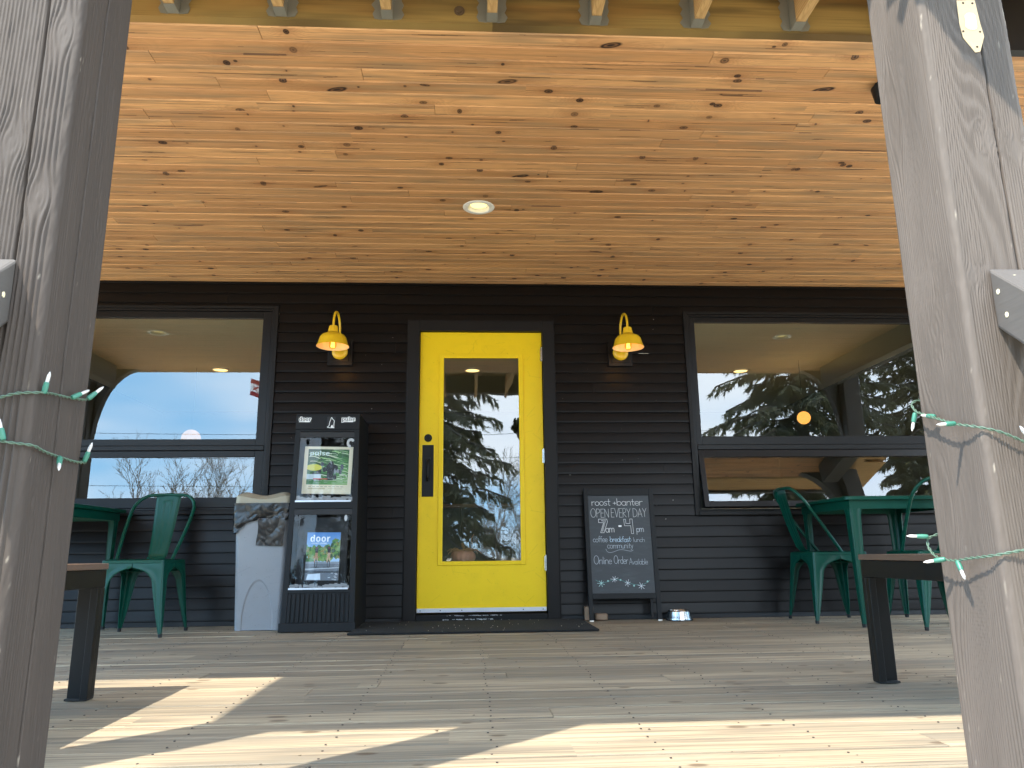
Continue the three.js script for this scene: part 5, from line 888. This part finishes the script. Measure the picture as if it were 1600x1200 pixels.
function bareTree(seed, H, spread) {
  const R = rng(seed), stem = [], twig = [];
  const grow = (p, d, L, r, lev) => {
    const q = p.clone().addScaledVector(d, L * 0.5).add(V((R() - 0.5) * L * 0.12, 0, (R() - 0.5) * L * 0.12)), e = q.clone().addScaledVector(d.clone().add(V((R() - 0.5) * 0.3, 0.12, (R() - 0.5) * 0.3)).normalize(), L * 0.5);
    (lev < 2 ? stem : twig).push(rod(p.toArray(), q.toArray(), r, r * 0.8, lev < 2 ? 6 : 3), rod(q.toArray(), e.toArray(), r * 0.8, r * 0.6, lev < 2 ? 6 : 3));
    if (lev >= 5) return;
    const n = lev === 0 ? 4 : 3; for (let k = 0; k < n; k++) { const a = R() * 6.283, f = lev === 0 ? 0.28 : 0.55; grow(k % 2 ? q : e, d.clone().add(V(Math.cos(a) * f * spread, 0.1 * R() - 0.02, Math.sin(a) * f * spread)).normalize(), L * (0.52 + R() * 0.24), Math.max(0.011, r * 0.58), lev + 1); }
  };
  grow(V(0, 0, 0), V(0, 1, 0), H * 0.36, H * 0.009, 0);
  return [merge(stem), merge(twig)];
}
{
  const kinds = [bareTree(31, 9, 1), bareTree(32, 9, 0.85), bareTree(33, 9, 1.15)];
  const mk = (k, label, group, x, z, turn, sc, name = 'bare_tree') => { const t = thing(name, label, 'bare tree', [x, -1.02, z], turn, group); t.scale.setScalar(sc); part('trunk', kinds[k][0], M.birch, t); part('crown', kinds[k][1], M.birch, t); };
  const G1 = 'leafless birches beyond the road';
  [[0, -21.4, 44, 0], [1, -19.6, 45, 1], [2, -18.4, 43, 2], [1, -17.2, 46, 3], [0, -16.2, 44, 4], [2, -15.0, 45, 5], [1, -26.5, 42, 1.5]].forEach(([k, x, z, r], i) => mk(k, ['leftmost leafless birch of the group beyond the road', 'second leafless birch from the left beyond the road', 'third leafless birch from the left beyond the road', 'fourth leafless birch from the left beyond the road', 'fifth leafless birch from the left beyond the road', 'rightmost leafless birch of the group beyond the road', 'single leafless birch standing apart from the group beyond the road'][i], G1, x, z, r, 1.12 - (i % 3) * 0.08));
  const G2 = 'leafless shrubs in the yard';
  [[0, 1.7, 15.5, 3.5, 0.42, 'low leafless shrub right of the spruce in the door glass'], [1, 0.7, 16.5, 1.2, 0.45, 'low leafless shrub under the spruce in the door glass'], [2, 1.5, 17.5, 0.5, 0.52, 'leafless shrub mirrored low in the door glass, nearer one'], [0, 2.6, 20, 1.8, 0.6, 'leafless shrub mirrored low in the door glass, farther one'], [1, 0.9, 22, 2.8, 0.7, 'leafless shrub behind the other two in the door glass'], [2, 9.2, 26, 0.4, 0.5, 'leafless shrub mirrored at the foot of the right window'], [1, 11.0, 27, 2.2, 0.55, 'leafless shrub mirrored beside the spruce in the right window']].forEach(([k, x, z, r, s, lab]) => mk(k, lab, G2, x, z, r, s, 'bare_shrub'));
}
// --- far brush along the other side of the road: one mass of grey twigs
{
  const R = rng(515), n = 9000, pos = []; for (let i = 0; i < n; i++) { const x = -6 + R() * 70, z = 42 + R() * 10, y = -1.02 + R() * 3.3 * (0.6 + 0.4 * vnoise(x * 0.4, 1, 516)), a = (R() - 0.5) * 1.6, l = 0.5 + R() * 0.8, w = 0.015 + R() * 0.02; pos.push(x - w, y, z, x + w, y, z, x + Math.sin(a) * l, y + Math.cos(a) * l, z + (R() - 0.5) * 0.5); }
  const g = new THREE.BufferGeometry(); g.setAttribute('position', new THREE.Float32BufferAttribute(pos, 3)); g.computeVertexNormals();
  tag(part('far_brush', g, std(0.12, 0.10, 0.08, 0.95), scene), 'grey leafless brush along the far side of the road', 'brush', null, 'stuff');
}
// --- utility line, long low building, banner
{
  const pole = (x, lab) => { const t = thing('utility_pole', lab, 'utility pole', [x, -1.02, 36], 0, 'utility poles along the road'); part('pole_shaft', rod([0, 0, 0], [0, 9, 0], 0.15, 0.1, 10), M.bark, t); part('crossarm', box(2.2, 0.12, 0.1, 0, 8.4, 0), M.bark, t); };
  pole(-40, 'utility pole at the left end of the road'); pole(30, 'utility pole at the right end of the road');
  ['top', 'middle', 'lowest'].forEach((n, k) => { const y = [7.4, 6.1, 4.6][k]; const w = part('power_line', tube([[-40, y, 35.9 + k * 0.1], [-5, y - 0.5, 35.9 + k * 0.1], [30, y, 35.9 + k * 0.1]], 0.012, 30, 5), M.rubber, scene); tag(w, `${n} power line along the road`, 'power line', 'power lines along the road'); });
  const b = thing('low_building', 'long low dark building beyond the road', 'building', [-27, -1.02, 54]);
  part('wall', box(44, 3.6, 8, 0, 1.8, 0), std(0.06, 0.055, 0.05, 0.9), b); part('roof', extrude(shapeOf([[-4.4, 3.6], [4.4, 3.6], [0, 5.2]]), 44.6).rotateY(Math.PI / 2).translate(-22.3, 0.002, 0), std(0.05, 0.05, 0.052, 0.9), b);
  for (let k = 0; k < 9; k++) { const f = part('window', box(1.6, 1.2, 0.08, -18 + k * 4.5, 2.0, -4.02), M.white, b); part('pane', box(1.4, 1.0, 0.04, -18 + k * 4.5, 2.0, -4.06), std(0.03, 0.035, 0.04, 0.15), f); }
  const f = thing('banner', 'red and white banner on a pole, mirrored at the edge of the left window', 'banner', [-4.82, -1.02, 12]);
  part('banner_pole', rod([0.05, 0, 0.1], [0.05, 5.75, 0], 0.025, 0.02, 8), M.white, f);
  const bt = canvasTex(256, 160, (c) => { c.fillStyle = '#f0ecea'; c.fillRect(0, 0, 256, 160); c.fillStyle = '#8f1622'; c.fillRect(0, 0, 256, 44); c.fillRect(0, 118, 256, 42); c.fillStyle = '#a51f2b'; c.beginPath(); c.moveTo(20, 60); c.lineTo(110, 60); c.lineTo(70, 110); c.lineTo(10, 104); c.fill(); c.lineWidth = 14; c.strokeStyle = '#a51f2b'; c.beginPath(); c.moveTo(130, 60); c.lineTo(200, 100); c.moveTo(200, 60); c.lineTo(150, 104); c.stroke(); });
  part('banner_cloth', grid(20, 8, (u, v) => [0.03 - u * 0.42, 5.0 + v * 0.40 + u * 0.16, 0.06 * Math.sin(u * 7)]), std(1, 1, 1, 0.8, { map: bt }), f);
}
renderer.render(scene, camera);
